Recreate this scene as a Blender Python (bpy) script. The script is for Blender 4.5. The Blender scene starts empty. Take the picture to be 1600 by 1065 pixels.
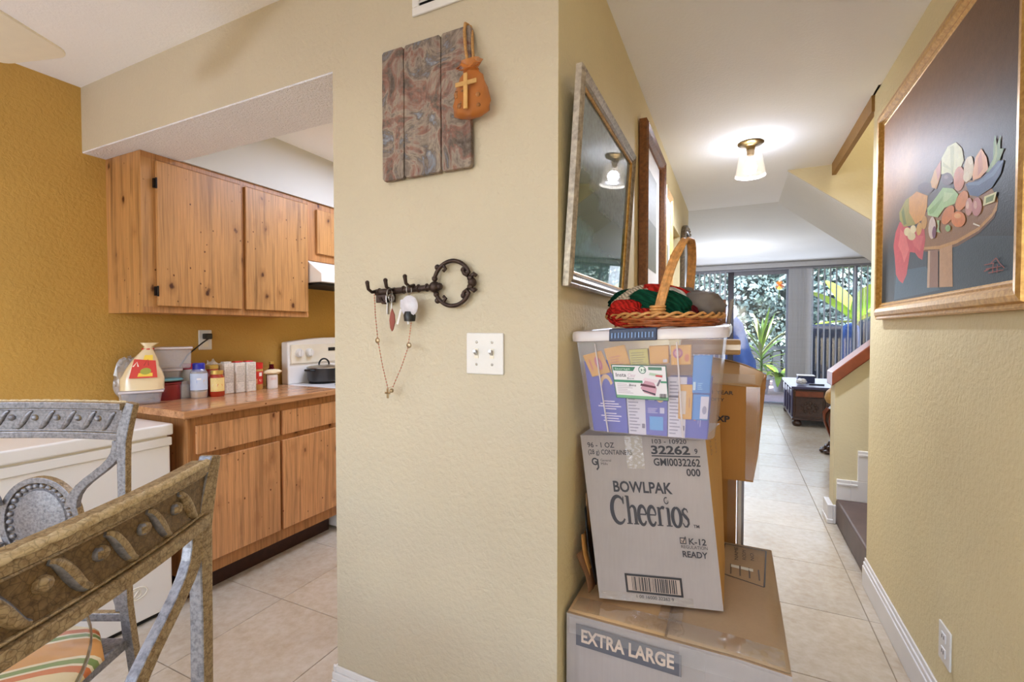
import bpy, bmesh, math, random
from mathutils import Vector, Matrix, noise
from math import sin, cos, pi, radians, sqrt
random.seed(7)
S = bpy.context.scene
COL = S.collection

# ------------------------------------------------------------------ camera, sky, sun, area lights, exposure
cam_data = bpy.data.cameras.new('camera')
cam = bpy.data.objects.new('camera', cam_data)
COL.objects.link(cam)
cam.location = (0, 0, 1.2877)
cam.rotation_euler = (radians(90 - 1.33), 0, radians(25.456))
cam_data.sensor_fit = 'HORIZONTAL'
cam_data.sensor_width = 36.0
cam_data.lens = 36.0 * 730.6 / 1600.0
cam_data.clip_start = 0.03
S.camera = cam

S.view_settings.view_transform = 'Standard'
S.view_settings.look = 'None'
S.view_settings.gamma = 1.0
S.view_settings.use_curve_mapping = False
S.view_settings.exposure = 0.16

world = bpy.data.worlds.new('world')
S.world = world
world.use_nodes = True
wn = world.node_tree
wn.nodes.clear()
wo = wn.nodes.new('ShaderNodeOutputWorld')
wb = wn.nodes.new('ShaderNodeBackground')
sk = wn.nodes.new('ShaderNodeTexSky')
sk.sky_type = 'NISHITA'
sk.sun_disc = False
sk.sun_elevation = radians(52)
sk.sun_rotation = radians(200)
wb.inputs['Strength'].default_value = 0.85
wn.links.new(sk.outputs[0], wb.inputs[0])
wn.links.new(wb.outputs[0], wo.inputs[0])

def lin(r, g, b):
    f = lambda c: (c / 255.0) / 12.92 if c / 255.0 <= 0.04045 else ((c / 255.0 + 0.055) / 1.055) ** 2.4
    return (f(r), f(g), f(b), 1.0)

def light(name, kind, loc, rot, energy, col=(1, 1, 1), size=None, size_y=None, radius=None):
    d = bpy.data.lights.new(name, kind)
    d.energy = energy
    d.color = col
    if kind == 'AREA':
        d.shape = 'RECTANGLE'
        d.size = size
        d.size_y = size_y or size
    if kind == 'POINT' and radius:
        d.shadow_soft_size = radius
    o = bpy.data.objects.new(name, d)
    COL.objects.link(o)
    o.location = loc
    o.rotation_euler = [radians(a) for a in rot]
    return o

sun = light('sun', 'SUN', (0, 14, 8), (42, 0, 25), 9.0, (1.0, 0.96, 0.9))
sun.data.angle = radians(1.0)
# daylight entering the dining room through its window behind the camera
CW = (0.84, 0.96, 1.28)
light('dining_window_light', 'AREA', (-0.95, -2.42, 1.42), (90, 0, 0), 7, (0.86, 0.97, 1.2), 2.6, 1.7)
# added fill lights, no fixtures seen; fan light moved aside; daylight at garden door
light('dining_fill_light', 'AREA', (-0.7, -0.7, 2.42), (0, 0, 0), 5, CW, 0.9, 0.9)  # added to brighten the floor; this ceiling has no fixture
light('hall_fill_light', 'AREA', (0.12, 0.35, 2.42), (0, 0, 0), 2, CW, 0.4, 0.4)  # unseen fill overhead, lifts the hall floor and its bounce
light('low_fill_light', 'POINT', (0.25, -0.9, 0.9), (0, 0, 0), 4, CW, radius=0.3)  # added fill behind the camera, no lamp stands there
light('offset_fan_light', 'POINT', (-2.1, -0.6, 1.65), (0, 0, 0), 25, (0.85, 0.97, 1.22), radius=0.09)  # fan's light, moved off the fan to spare the pillar wall
light('kitchen_fill_light', 'AREA', (-1.75, 2.5, 2.41), (0, 0, 0), 21, CW, 0.5, 1.0)  # source added for the kitchen, its fixture unseen
light('stairwell_fill_light', 'AREA', (1.2, 3.35, 4.4), (0, 0, 0), 22, (0.95, 0.98, 1.02), 0.6, 0.6)  # unseen source put at the top of the stairwell
light('living_fill_light', 'POINT', (-0.2, 7.3, 1.7), (0, 0, 0), 40, (0.92, 0.98, 1.1), radius=0.25)  # added to light the blinds; the room shows no such lamp
light('garden_door_light', 'AREA', (0.4, 9.0, 1.3), (-90, 0, 0), 26, (0.86, 0.96, 1.14), 2.2, 2.0)
S.cycles.diffuse_bounces = 8
S.cycles.max_bounces = 14
S.cycles.transparent_max_bounces = 16

# ------------------------------------------------------------------ materials
MATS = {}
class NT:
    def __init__(self, m):
        self.t = m.node_tree
        self.t.nodes.clear()
        self.out = self.n('ShaderNodeOutputMaterial')
        self.b = self.n('ShaderNodeBsdfPrincipled')
        self.l(self.b, 0, self.out, 0)
    def n(self, kind, **kw):
        o = self.t.nodes.new(kind)
        for k, v in kw.items(): setattr(o, k, v)
        return o
    def l(self, a, ao, b, bi):
        self.t.links.new(a.outputs[ao], b.inputs[bi])
    def coord(self, scale=(1, 1, 1), out='Object', rot=(0, 0, 0)):
        c = self.n('ShaderNodeTexCoord'); m = self.n('ShaderNodeMapping')
        m.inputs['Scale'].default_value = scale
        m.inputs['Rotation'].default_value = rot
        self.l(c, out, m, 'Vector')
        return m
    def noise(self, vec, scale, detail=3, rough=0.5, dist=0.0):
        o = self.n('ShaderNodeTexNoise')
        o.inputs['Scale'].default_value = scale
        o.inputs['Detail'].default_value = detail
        o.inputs['Roughness'].default_value = rough
        o.inputs['Distortion'].default_value = dist
        if vec: self.l(vec, 0, o, 'Vector')
        return o
    def ramp(self, src, so, stops):
        r = self.n('ShaderNodeValToRGB')
        e = r.color_ramp.elements
        while len(e) > 1: e.remove(e[-1])
        e[0].position = stops[0][0]; e[0].color = stops[0][1]
        for p, c in stops[1:]:
            k = e.new(p); k.color = c
        self.l(src, so, r, 'Fac')
        return r
    def mix(self, fac, a, b, mode='MIX'):
        m = self.n('ShaderNodeMix', data_type='RGBA', blend_type=mode)
        for i, v in ((0, fac), (6, a), (7, b)):
            if isinstance(v, tuple) and len(v) == 2 and hasattr(v[0], 'outputs'):
                self.t.links.new(v[0].outputs[v[1]], m.inputs[i])
            else:
                m.inputs[i].default_value = v
        return (m, 2)
    def bump(self, src, so, strength=0.3, dist=0.01):
        b = self.n('ShaderNodeBump')
        b.inputs['Strength'].default_value = strength
        b.inputs['Distance'].default_value = dist
        self.l(src, so, b, 'Height')
        self.l(b, 0, self.b, 'Normal')
        return b
    def set(self, **kw):
        for k, v in kw.items():
            k = k.replace('_', ' ')
            if isinstance(v, tuple) and len(v) == 2 and hasattr(v[0], 'outputs'):
                self.t.links.new(v[0].outputs[v[1]], self.b.inputs[k])
            else:
                self.b.inputs[k].default_value = v

def newmat(name):
    m = bpy.data.materials.new(name); m.use_nodes = True
    MATS[name] = m
    return m, NT(m)

def plain(name, rgb, rough=0.5, metal=0.0, var=0.06, vscale=30, bump=0.0, bscale=120, spec=0.5, coat=0.0):
    m, t = newmat(name)
    c = lin(*rgb)
    v = t.coord()
    n = t.noise(v, vscale, 3)
    dark = tuple(x * (1 - var) for x in c[:3]) + (1,)
    lite = tuple(min(1, x * (1 + var)) for x in c[:3]) + (1,)
    r = t.ramp(n, 0, [(0.3, dark), (0.7, lite)])
    t.set(Base_Color=(r, 0), Roughness=rough, Metallic=metal)
    t.b.inputs['Specular IOR Level'].default_value = spec
    t.b.inputs['Coat Weight'].default_value = coat
    if bump:
        t.bump(t.noise(v, bscale, 3), 0, bump, 0.004)
    return m

def stucco(name, rgb, strength=0.35, scale=55, var=0.04, rough=0.6):
    m, t = newmat(name)
    v = t.coord()
    c = lin(*rgb)
    n = t.noise(v, 2.2, 4)
    r = t.ramp(n, 0, [(0.3, tuple(x * (1 - var) for x in c[:3]) + (1,)), (0.7, tuple(min(1, x * (1 + var)) for x in c[:3]) + (1,))])
    t.set(Base_Color=(r, 0), Roughness=rough)
    b1 = t.noise(v, scale, 3, 0.55, 0.3)
    rr = t.ramp(b1, 0, [(0.35, (0, 0, 0, 1)), (0.62, (1, 1, 1, 1))])
    t.bump(rr, 0, strength, 0.004)
    return m

stucco('paint_beige', (199, 187, 162), 0.30, 60)
stucco('hall_wall_tone', (222, 207, 163), 0.30, 60)
stucco('paint_mustard', (190, 149, 72), 0.32, 60, 0.06)
stucco('paint_stair', (214, 202, 166), 0.12, 60)
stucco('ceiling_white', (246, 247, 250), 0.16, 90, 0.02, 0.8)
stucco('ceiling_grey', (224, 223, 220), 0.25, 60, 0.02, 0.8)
stucco('soffit_white', (242, 242, 248), 0.9, 110, 0.03, 0.8)
plain('bulkhead_white', (198, 195, 188), 0.6, var=0.02, vscale=3)
plain('trim_white', (228, 226, 226), 0.4, var=0.02, vscale=5)
plain('wall_yellow_shaded', (150, 112, 58), 0.6)  # wall yellow with its shade put into the colour
plain('grout', (135, 118, 98), 0.9, bump=0.2)
plain('landing_dark', (92, 76, 72), 0.5, var=0.15, vscale=9)
plain('white_enamel', (240, 238, 236), 0.3, var=0.015, vscale=6, coat=0.2)
plain('white_plastic', (225, 222, 218), 0.35, var=0.02)
plain('cream_plastic', (234, 226, 208), 0.4, var=0.02)
plain('black_plastic', (25, 24, 24), 0.4)
plain('black_metal', (38, 32, 30), 0.45, 0.6, var=0.3, vscale=60, bump=0.2)
plain('iron_brown', (70, 56, 50), 0.45, 0.75, var=0.25, vscale=80, bump=0.35, bscale=200)
plain('steel', (175, 172, 168), 0.28, 1.0)
plain('brass', (140, 115, 75), 0.35, 1.0, var=0.2)
plain('dark_slot', (20, 18, 16), 0.7)
plain('pot_grey', (62, 60, 60), 0.35, 0.5)
plain('dark_ink', (48, 48, 54), 0.7, var=0.1)
plain('ink_brown', (52, 40, 34), 0.8, var=0.1)
plain('navy_plastic', (38, 48, 78), 0.4)
plain('red_paint', (130, 30, 32), 0.3, coat=0.3)
plain('red_label', (205, 42, 36), 0.4, var=0.15, vscale=60)
plain('blue_cap', (45, 50, 165), 0.35)
plain('magenta_cap', (190, 35, 70), 0.35)
plain('gold_lid', (215, 180, 95), 0.35, 0.5)
plain('sauce_red', (165, 48, 22), 0.2, coat=0.5)
plain('peanut_tan', (196, 150, 82), 0.35)
plain('paper_white', (226, 220, 212), 0.6, var=0.05, vscale=80)
plain('foil_white', (222, 214, 204), 0.35, var=0.15, vscale=120, bump=0.4, bscale=160)
plain('cream_cloth', (232, 214, 176), 0.7, var=0.05, bump=0.2, bscale=200)
plain('navy_board', (38, 48, 86), 0.5)
plain('wood_rail', (128, 62, 34), 0.35, var=0.2, vscale=14, coat=0.2)
plain('dark_carved', (62, 36, 24), 0.35, var=0.35, vscale=26, bump=0.6, bscale=40, coat=0.2)
plain('trunk_top', (70, 66, 96), 0.3, var=0.2, vscale=5, coat=0.2)
plain('aluminium_dark', (58, 52, 58), 0.4, 0.3)
plain('aluminium_grey', (150, 150, 160), 0.4, 0.2)
plain('blind_grey', (208, 209, 214), 0.6, var=0.04)
plain('valance_grey', (196, 196, 200), 0.6, var=0.03)
plain('tarp_blue', (30, 84, 158), 0.45, var=0.2, vscale=6, bump=0.4, bscale=8)
plain('cover_navy', (22, 26, 44), 0.6, var=0.4, vscale=5, bump=0.4, bscale=8)
plain('patio', (214, 184, 176), 0.8, var=0.1, vscale=8, bump=0.3)
plain('fence_dark', (70, 78, 84), 0.8, var=0.2)
plain('pot_clay', (196, 190, 196), 0.7)
plain('cane', (206, 148, 84), 0.5, var=0.3, vscale=70)
plain('cane_dark', (176, 98, 48), 0.5, var=0.3, vscale=70)
plain('twine', (186, 140, 84), 0.8, var=0.25, vscale=200)
plain('glove_grey', (112, 102, 94), 0.75, var=0.2, vscale=18, bump=0.5, bscale=30)
plain('grey_pad', (150, 142, 136), 0.8, var=0.1)
plain('rib_blue', (120, 150, 200), 0.4)
plain('silver_bead', (170, 150, 120), 0.3, 0.8)
plain('coral_bead', (196, 120, 104), 0.4)
plain('key_silver', (176, 172, 166), 0.3, 0.9)
plain('leather_red', (140, 62, 42), 0.5)
plain('porcelain', (208, 204, 212), 0.35, var=0.08, vscale=90)
plain('wood_light', (206, 160, 92), 0.55, var=0.15, vscale=40)
plain('stone_brown', (150, 100, 55), 0.5, var=0.5, vscale=60, bump=0.6, bscale=60)
plain('sponge_teal', (120, 176, 184), 0.5)

def cloth_knit(name, rgb, scale=90):
    m, t = newmat(name)
    v = t.coord()
    w = t.n('ShaderNodeTexWave'); w.bands_direction = 'DIAGONAL'
    w.inputs['Scale'].default_value = scale; w.inputs['Distortion'].default_value = 3.5; w.inputs['Detail'].default_value = 2
    t.l(v, 0, w, 'Vector')
    c = lin(*rgb)
    r = t.ramp(w, 0, [(0.2, tuple(x * 0.62 for x in c[:3]) + (1,)), (0.7, c)])
    t.set(Base_Color=(r, 0), Roughness=0.95)
    t.b.inputs['Specular IOR Level'].default_value = 0.1
    t.bump(w, 0, 0.8, 0.006)
    return m
cloth_knit('yarn_red', (205, 48, 40), 34)
cloth_knit('yarn_green', (22, 78, 56), 34)
cloth_knit('yarn_cream', (228, 208, 182), 34)
cloth_knit('yarn_white', (226, 220, 214), 34)
cloth_knit('yarn_maroon', (110, 30, 36), 34)

def cardboard(name, rgb, var=0.05, rough=0.75):
    m, t = newmat(name)
    v = t.coord()
    c = lin(*rgb)
    n1 = t.noise(v, 3.5, 5, 0.6)
    r = t.ramp(n1, 0, [(0.3, tuple(x * (1 - 2 * var) for x in c[:3]) + (1,)), (0.7, tuple(min(1, x * (1 + var)) for x in c[:3]) + (1,))])
    fl = t.noise(t.coord((160, 160, 3)), 1.0, 2)
    m2 = t.mix(0.12, (r, 0), (t.ramp(fl, 0, [(0.35, tuple(x * 0.75 for x in c[:3]) + (1,)), (0.65, c)]), 0))
    t.set(Base_Color=m2, Roughness=rough)
    t.b.inputs['Specular IOR Level'].default_value = 0.25
    t.bump(n1, 0, 0.12, 0.01)
    return m
cardboard('card_grey', (172, 162, 157))
cardboard('card_tan', (178, 152, 122))
cardboard('card_side', (196, 150, 86))
cardboard('card_brown', (182, 128, 66))
cardboard('card_pale', (196, 160, 116))
cardboard('card_dark', (120, 82, 52))

def knotty(name, base, dark, grain_axis='Z', plank=0.0):
    """knotty pine laminate: streaked grain along one axis, printed boards of slightly different tone, scattered knots"""
    m, t = newmat(name)
    ax = {'Z': lambda a, b: (a, a, b), 'Y': lambda a, b: (a, b, a)}[grain_axis]
    b = lin(*base); d = lin(*dark)
    mid = tuple((x * 0.42 + y * 0.58) for x, y in zip(b, d))
    lite = tuple(min(1, x * 1.32) for x in b[:3]) + (1,)
    wv = t.noise(t.coord(ax(3.0, 1.6)), 1.0, 2)
    off = t.n('ShaderNodeVectorMath', operation='MULTIPLY_ADD'); off.inputs[1].default_value = (0.35, 0.35, 0.0) if grain_axis == 'Z' else (0.35, 0.0, 0.35)
    v = t.coord(ax(34, 1.1))
    sc = t.n('ShaderNodeVectorMath', operation='SCALE'); sc.inputs['Scale'].default_value = 4.0
    t.l(wv, 1, sc, 0); t.l(sc, 0, off, 0); t.l(v, 0, off, 2)
    n = t.noise(off, 1.0, 5, 0.65, 0.3)
    r = t.ramp(n, 0, [(0.28, mid), (0.42, b), (0.55, lite), (0.62, b), (0.76, mid)])
    fine = t.noise(t.coord(ax(190, 3.5)), 1.0, 3, 0.6)
    fr = t.ramp(fine, 0, [(0.38, (0.78, 0.74, 0.70, 1)), (0.55, (1, 1, 1, 1))])
    c0 = t.mix(0.7, (r, 0), (fr, 0), 'MULTIPLY')
    s_ = t.n('ShaderNodeTexVoronoi'); s_.inputs['Scale'].default_value = 1.0
    t.l(t.coord(ax(8, 0.01)), 0, s_, 'Vector')
    tone = t.ramp(s_, 1, [(0.0, (0.74, 0.68, 0.62, 1)), (0.5, (1, 1, 1, 1)), (1.0, (1.14, 1.10, 1.06, 1))])
    c1 = t.mix(0.8, c0, (tone, 0), 'MULTIPLY')
    def knots(scale, stretch, r0, r1, amp, keep):
        kv = t.coord(ax(scale, scale * stretch))
        k = t.n('ShaderNodeTexVoronoi'); k.inputs['Scale'].default_value = 1.0; t.l(kv, 0, k, 'Vector')
        wob = t.noise(kv, 5.0, 3)
        ad = t.n('ShaderNodeMath', operation='MULTIPLY_ADD'); t.l(wob, 0, ad, 0); ad.inputs[1].default_value = amp; t.l(k, 0, ad, 2)
        kr = t.ramp(ad, 0, [(r0, (1, 1, 1, 1)), (r1, (0, 0, 0, 1))])
        sep = t.ramp(k, 1, [(keep, (0, 0, 0, 1)), (keep + 0.01, (1, 1, 1, 1))])
        mu = t.n('ShaderNodeMath', operation='MULTIPLY'); t.l(kr, 0, mu, 0); t.l(sep, 0, mu, 1)
        return mu
    k1 = knots(10, 0.62, 0.17, 0.25, 0.22, 0.22)
    k0 = knots(10, 0.62, 0.22, 0.44, 0.22, 0.22)
    k2 = knots(22, 0.8, 0.13, 0.19, 0.16, 0.30)
    h0 = t.n('ShaderNodeMath', operation='MULTIPLY'); t.l(k0, 0, h0, 0); h0.inputs[1].default_value = 0.45
    c2 = t.mix((h0, 0), c1, tuple(x * y for x, y in zip(mid[:3], (0.95, 0.80, 0.70))) + (1,))
    c3 = t.mix((k1, 0), c2, (d[0] * 0.60, d[1] * 0.42, d[2] * 0.40, 1))
    c4 = t.mix((k2, 0), c3, (d[0] * 0.75, d[1] * 0.55, d[2] * 0.5, 1))
    t.set(Base_Color=c4, Roughness=0.38)
    t.b.inputs['Specular IOR Level'].default_value = 0.4
    t.bump(n, 0, 0.06, 0.003)
    return m
knotty('pine_upper', (172, 126, 77), (98, 58, 27))
knotty('pine_lower', (192, 142, 98), (112, 66, 36))
knotty('pine_frame', (164, 116, 72), (104, 62, 32))
knotty('pine_top', (190, 142, 102), (122, 76, 46), 'Y')
for nm, rr in (('pine_top', 0.16),):
    MATS[nm].node_tree.nodes['Principled BSDF'].inputs['Roughness'].default_value = rr
plain('kick_red_shaded', (58, 28, 16), 0.6, var=0.2)  # dark red kick board, darkened further to read as shadow
plain('hinge_bronze', (84, 68, 48), 0.4, 0.8, var=0.3)

def tile_mat(name):
    m, t = newmat(name)
    v = t.coord(out='Object')
    geo = t.n('ShaderNodeNewGeometry')
    n1 = t.noise(None, 1.7, 6, 0.62, 0.6); t.l(geo, 'Position', n1, 'Vector')
    n2 = t.noise(None, 26, 4, 0.6); t.l(geo, 'Position', n2, 'Vector')
    oi = t.n('ShaderNodeObjectInfo')
    base = t.ramp(n1, 0, [(0.3, lin(178, 160, 136)), (0.5, lin(196, 183, 164)), (0.7, lin(206, 197, 184))])
    sp = t.ramp(n2, 0, [(0.35, lin(172, 152, 126)), (0.65, lin(212, 204, 192))])
    c = t.mix(0.28, (base, 0), (sp, 0))
    tone = t.ramp(oi, 'Random', [(0, (0.93, 0.93, 0.93, 1)), (1, (1.03, 1.02, 1.0, 1))])
    c2 = t.mix(1.0, c, (tone, 0), 'MULTIPLY')
    t.set(Base_Color=c2, Roughness=0.27)
    t.b.inputs['Specular IOR Level'].default_value = 0.5
    t.bump(n2, 0, 0.05, 0.003)
    return m
tile_mat('tile_beige')

def glassy(name, rgb, alpha, rough=0.05, gloss=0.12, tint=(1, 1, 1)):
    """thin clear sheet: see-through with some milky body colour and a gloss"""
    m = bpy.data.materials.new(name); m.use_nodes = True; MATS[name] = m
    t = m.node_tree; t.nodes.clear()
    o = t.nodes.new('ShaderNodeOutputMaterial')
    tr = t.nodes.new('ShaderNodeBsdfTransparent'); tr.inputs[0].default_value = tuple(tint) + (1,)
    pb = t.nodes.new('ShaderNodeBsdfPrincipled')
    pb.inputs['Base Color'].default_value = lin(*rgb); pb.inputs['Roughness'].default_value = rough
    gl = t.nodes.new('ShaderNodeBsdfGlossy'); gl.inputs['Roughness'].default_value = rough
    fr = t.nodes.new('ShaderNodeLayerWeight'); fr.inputs[0].default_value = 0.5
    pw = t.nodes.new('ShaderNodeMath'); pw.operation = 'POWER'; pw.inputs[1].default_value = 3.5
    m1 = t.nodes.new('ShaderNodeMixShader'); m1.inputs[0].default_value = alpha
    m2 = t.nodes.new('ShaderNodeMixShader')
    mu = t.nodes.new('ShaderNodeMath'); mu.operation = 'MULTIPLY_ADD'; mu.inputs[1].default_value = 0.45 * gloss / 0.12; mu.inputs[2].default_value = 0.04 * gloss / 0.12
    t.links.new(fr.outputs['Facing'], pw.inputs[0]); t.links.new(pw.outputs[0], mu.inputs[0]); t.links.new(mu.outputs[0], m2.inputs[0])
    t.links.new(tr.outputs[0], m1.inputs[1]); t.links.new(pb.outputs[0], m1.inputs[2])
    t.links.new(m1.outputs[0], m2.inputs[1]); t.links.new(gl.outputs[0], m2.inputs[2])
    t.links.new(m2.outputs[0], o.inputs[0])
    return m
glassy('window_glass', (200, 210, 215), 0.02)
glassy('table_glass', (200, 215, 215), 0.06, 0.03, 0.06)
glassy('glass_edge', (90, 96, 92), 0.85, 0.1)
glassy('shade_glass', (236, 222, 200), 0.07, 0.08, 0.10)
glassy('bin_plastic', (222, 214, 228), 0.20, 0.22, 0.10)
glassy('lid_plastic', (228, 218, 220), 0.74, 0.35)
glassy('tub_plastic', (214, 212, 222), 0.30, 0.2, 0.2)
glassy('packing_tape', (222, 214, 206), 0.10, 0.10, 0.40)
glassy('clear_bag', (214, 214, 218), 0.34, 0.18, 0.25)
glassy('organza', (206, 122, 40), 0.55, 0.6, 0.02)
glassy('cream_bag', (238, 214, 170), 0.9, 0.25)

def emit(name, rgb, strength):
    m = bpy.data.materials.new(name); m.use_nodes = True; MATS[name] = m
    t = m.node_tree; t.nodes.clear()
    o = t.nodes.new('ShaderNodeOutputMaterial'); e = t.nodes.new('ShaderNodeEmission')
    e.inputs[0].default_value = lin(*rgb); e.inputs[1].default_value = strength
    t.links.new(e.outputs[0], o.inputs[0])
    return m
emit('bulb_glow', (255, 236, 205), 14)

def attr_mat(name, rough=0.5, bump=0.0, bscale=300, coat=0.0, mottling=0.0):
    m, t = newmat(name)
    a = t.n('ShaderNodeVertexColor'); a.layer_name = 'Col'
    v = t.coord()
    if mottling:
        n = t.noise(v, 60, 4, 0.6)
        r = t.ramp(n, 0, [(0.25, (1 - mottling,) * 3 + (1,)), (0.75, (1 + mottling,) * 3 + (1,))])
        c = t.mix(1.0, (a, 0), (r, 0), 'MULTIPLY')
        t.set(Base_Color=c)
    else:
        t.l(a, 0, t.b, 'Base Color')
    t.set(Roughness=rough)
    t.b.inputs['Coat Weight'].default_value = coat
    t.b.inputs['Coat Roughness'].default_value = 0.12
    if bump:
        t.bump(t.noise(v, bscale, 2), 0, bump, 0.002)
    return m
attr_mat('print_paper', 0.5)
attr_mat('print_board', 0.6, mottling=0.12)
attr_mat('oil_paint', 0.5, 0.35, 260, 0.0, 0.10)
MATS['oil_paint'].node_tree.nodes['Principled BSDF'].inputs['Specular IOR Level'].default_value = 0.22
attr_mat('oil_glazed', 0.4, 0.0, 260, 1.0, 0.25)
MATS['oil_glazed'].node_tree.nodes['Principled BSDF'].inputs['Coat Roughness'].default_value = 0.02
MATS['oil_glazed'].node_tree.nodes['Principled BSDF'].inputs['Specular IOR Level'].default_value = 0.0

def metal_wear(name, base, dark, crack, scale, rough, metal):
    m, t = newmat(name)
    v = t.coord()
    n = t.noise(v, 140, 4, 0.65)
    r = t.ramp(n, 0, [(0.3, lin(*dark)), (0.6, lin(*base))])
    vo = t.n('ShaderNodeTexVoronoi', feature='DISTANCE_TO_EDGE'); vo.inputs['Scale'].default_value = scale
    dn = t.noise(v, 30, 2)
    mx = t.n('ShaderNodeVectorMath', operation='MULTIPLY_ADD')
    mx.inputs[1].default_value = (0.02, 0.02, 0.02)
    t.l(dn, 1, mx, 0); t.l(v, 0, mx, 2); t.l(mx, 0, vo, 'Vector')
    cr = t.ramp(vo, 0, [(0.0, (crack,) * 3 + (1,)), (0.09, (0, 0, 0, 1))])
    c = t.mix((cr, 0), (r, 0), tuple(x * 0.35 for x in lin(*dark)[:3]) + (1,))
    t.set(Base_Color=c, Roughness=rough, Metallic=metal)
    t.bump(n, 0, 0.35, 0.002)
    return m
metal_wear('pewter', (146, 146, 152), (98, 98, 106), 0.0, 60, 0.42, 0.45)
metal_wear('crackle', (176, 154, 118), (122, 96, 60), 0.6, 150, 0.45, 0.15)
metal_wear('crackle_light', (214, 194, 154), (176, 150, 106), 0.4, 150, 0.45, 0.05)
metal_wear('crackle_dark', (128, 102, 66), (88, 66, 38), 0.6, 150, 0.5, 0.15)

def frame_mat(name, a, b, rough=0.35, metal=0.4):
    m, t = newmat(name)
    v = t.coord()
    n = t.noise(v, 70, 4, 0.6)
    t.set(Base_Color=(t.ramp(n, 0, [(0.3, lin(*a)), (0.7, lin(*b))]), 0), Roughness=rough, Metallic=metal)
    t.bump(n, 0, 0.2, 0.002)
frame_mat('frame_silver', (130, 120, 108), (186, 172, 152))
frame_mat('frame_gold', (176, 128, 58), (216, 172, 96))
frame_mat('frame_brown', (108, 66, 34), (150, 96, 50), 0.35, 0.05)
frame_mat('frame_tan', (176, 132, 76), (206, 164, 104), 0.4, 0.1)
frame_mat('frame_dark', (70, 58, 46), (120, 104, 80))

def plaque_mat():
    """weathered print: loose blotches of umber, rose, pale blue and bone, no figure"""
    m, t = newmat('plaque_print')
    v = t.coord()
    n1 = t.noise(v, 9, 5, 0.62, 1.2)
    r1 = t.ramp(n1, 0, [(0.28, lin(62, 50, 42)), (0.40, lin(104, 90, 78)), (0.46, lin(138, 96, 82)), (0.52, lin(158, 144, 128)), (0.585, lin(108, 94, 84)), (0.635, lin(126, 134, 146)), (0.72, lin(186, 176, 160))])
    n2 = t.noise(t.coord((60, 60, 4)), 1.0, 4, 0.6)
    r2 = t.ramp(n2, 0, [(0.35, (0.55, 0.53, 0.54, 1)), (0.6, (1, 1, 1, 1))])
    c = t.mix(0.6, (r1, 0), (r2, 0), 'MULTIPLY')
    n3 = t.noise(v, 90, 4, 0.7)
    c2 = t.mix((t.ramp(n3, 0, [(0.45, (0, 0, 0, 1)), (0.75, (0.7, 0.7, 0.7, 1))]), 0), c, lin(132, 120, 114))
    t.set(Base_Color=c2, Roughness=0.7)
    t.bump(n2, 0, 0.3, 0.003)
plaque_mat()

def leaf_mat(name, a, b, stripe=None):
    m, t = newmat(name)
    v = t.coord()
    n = t.noise(v, 3.0, 4)
    oi = t.n('ShaderNodeObjectInfo')
    t.set(Base_Color=(t.ramp(n, 0, [(0.3, lin(*a)), (0.7, lin(*b))]), 0), Roughness=0.4)
    t.b.inputs['Transmission Weight'].default_value = 0.0
    t.b.inputs['Subsurface Weight'].default_value = 0.0
leaf_mat('leaf_hedge', (60, 82, 74), (128, 150, 150))
leaf_mat('leaf_hedge_light', (140, 165, 140), (205, 220, 215))
leaf_mat('leaf_lime', (130, 175, 40), (196, 220, 80))
leaf_mat('leaf_green', (70, 110, 40), (130, 160, 70))
leaf_mat('leaf_cream', (196, 205, 120), (225, 225, 165))
leaf_mat('leaf_orange', (220, 130, 40), (235, 170, 80))
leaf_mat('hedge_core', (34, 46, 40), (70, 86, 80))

def cushion_mat():
    m, t = newmat('cushion_stripe')
    v = t.coord((1, 1, 1), rot=(0, 0, 0.9))
    w = t.n('ShaderNodeTexWave'); w.inputs['Scale'].default_value = 1.35; w.inputs['Distortion'].default_value = 2.2
    w.inputs['Detail'].default_value = 0.5; w.inputs['Detail Scale'].default_value = 0.8
    t.l(v, 0, w, 'Vector')
    r = t.ramp(w, 0, [(0.0, lin(208, 150, 84)), (0.24, lin(226, 212, 178)), (0.34, lin(126, 146, 84)), (0.55, lin(228, 214, 182)), (0.64, lin(205, 118, 66)), (0.85, lin(226, 206, 160))])
    r.color_ramp.interpolation = 'CONSTANT'
    t.set(Base_Color=(r, 0), Roughness=0.9)
    t.bump(t.noise(v, 400, 2), 0, 0.2, 0.002)
cushion_mat()
def M(n): return MATS[n]

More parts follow.
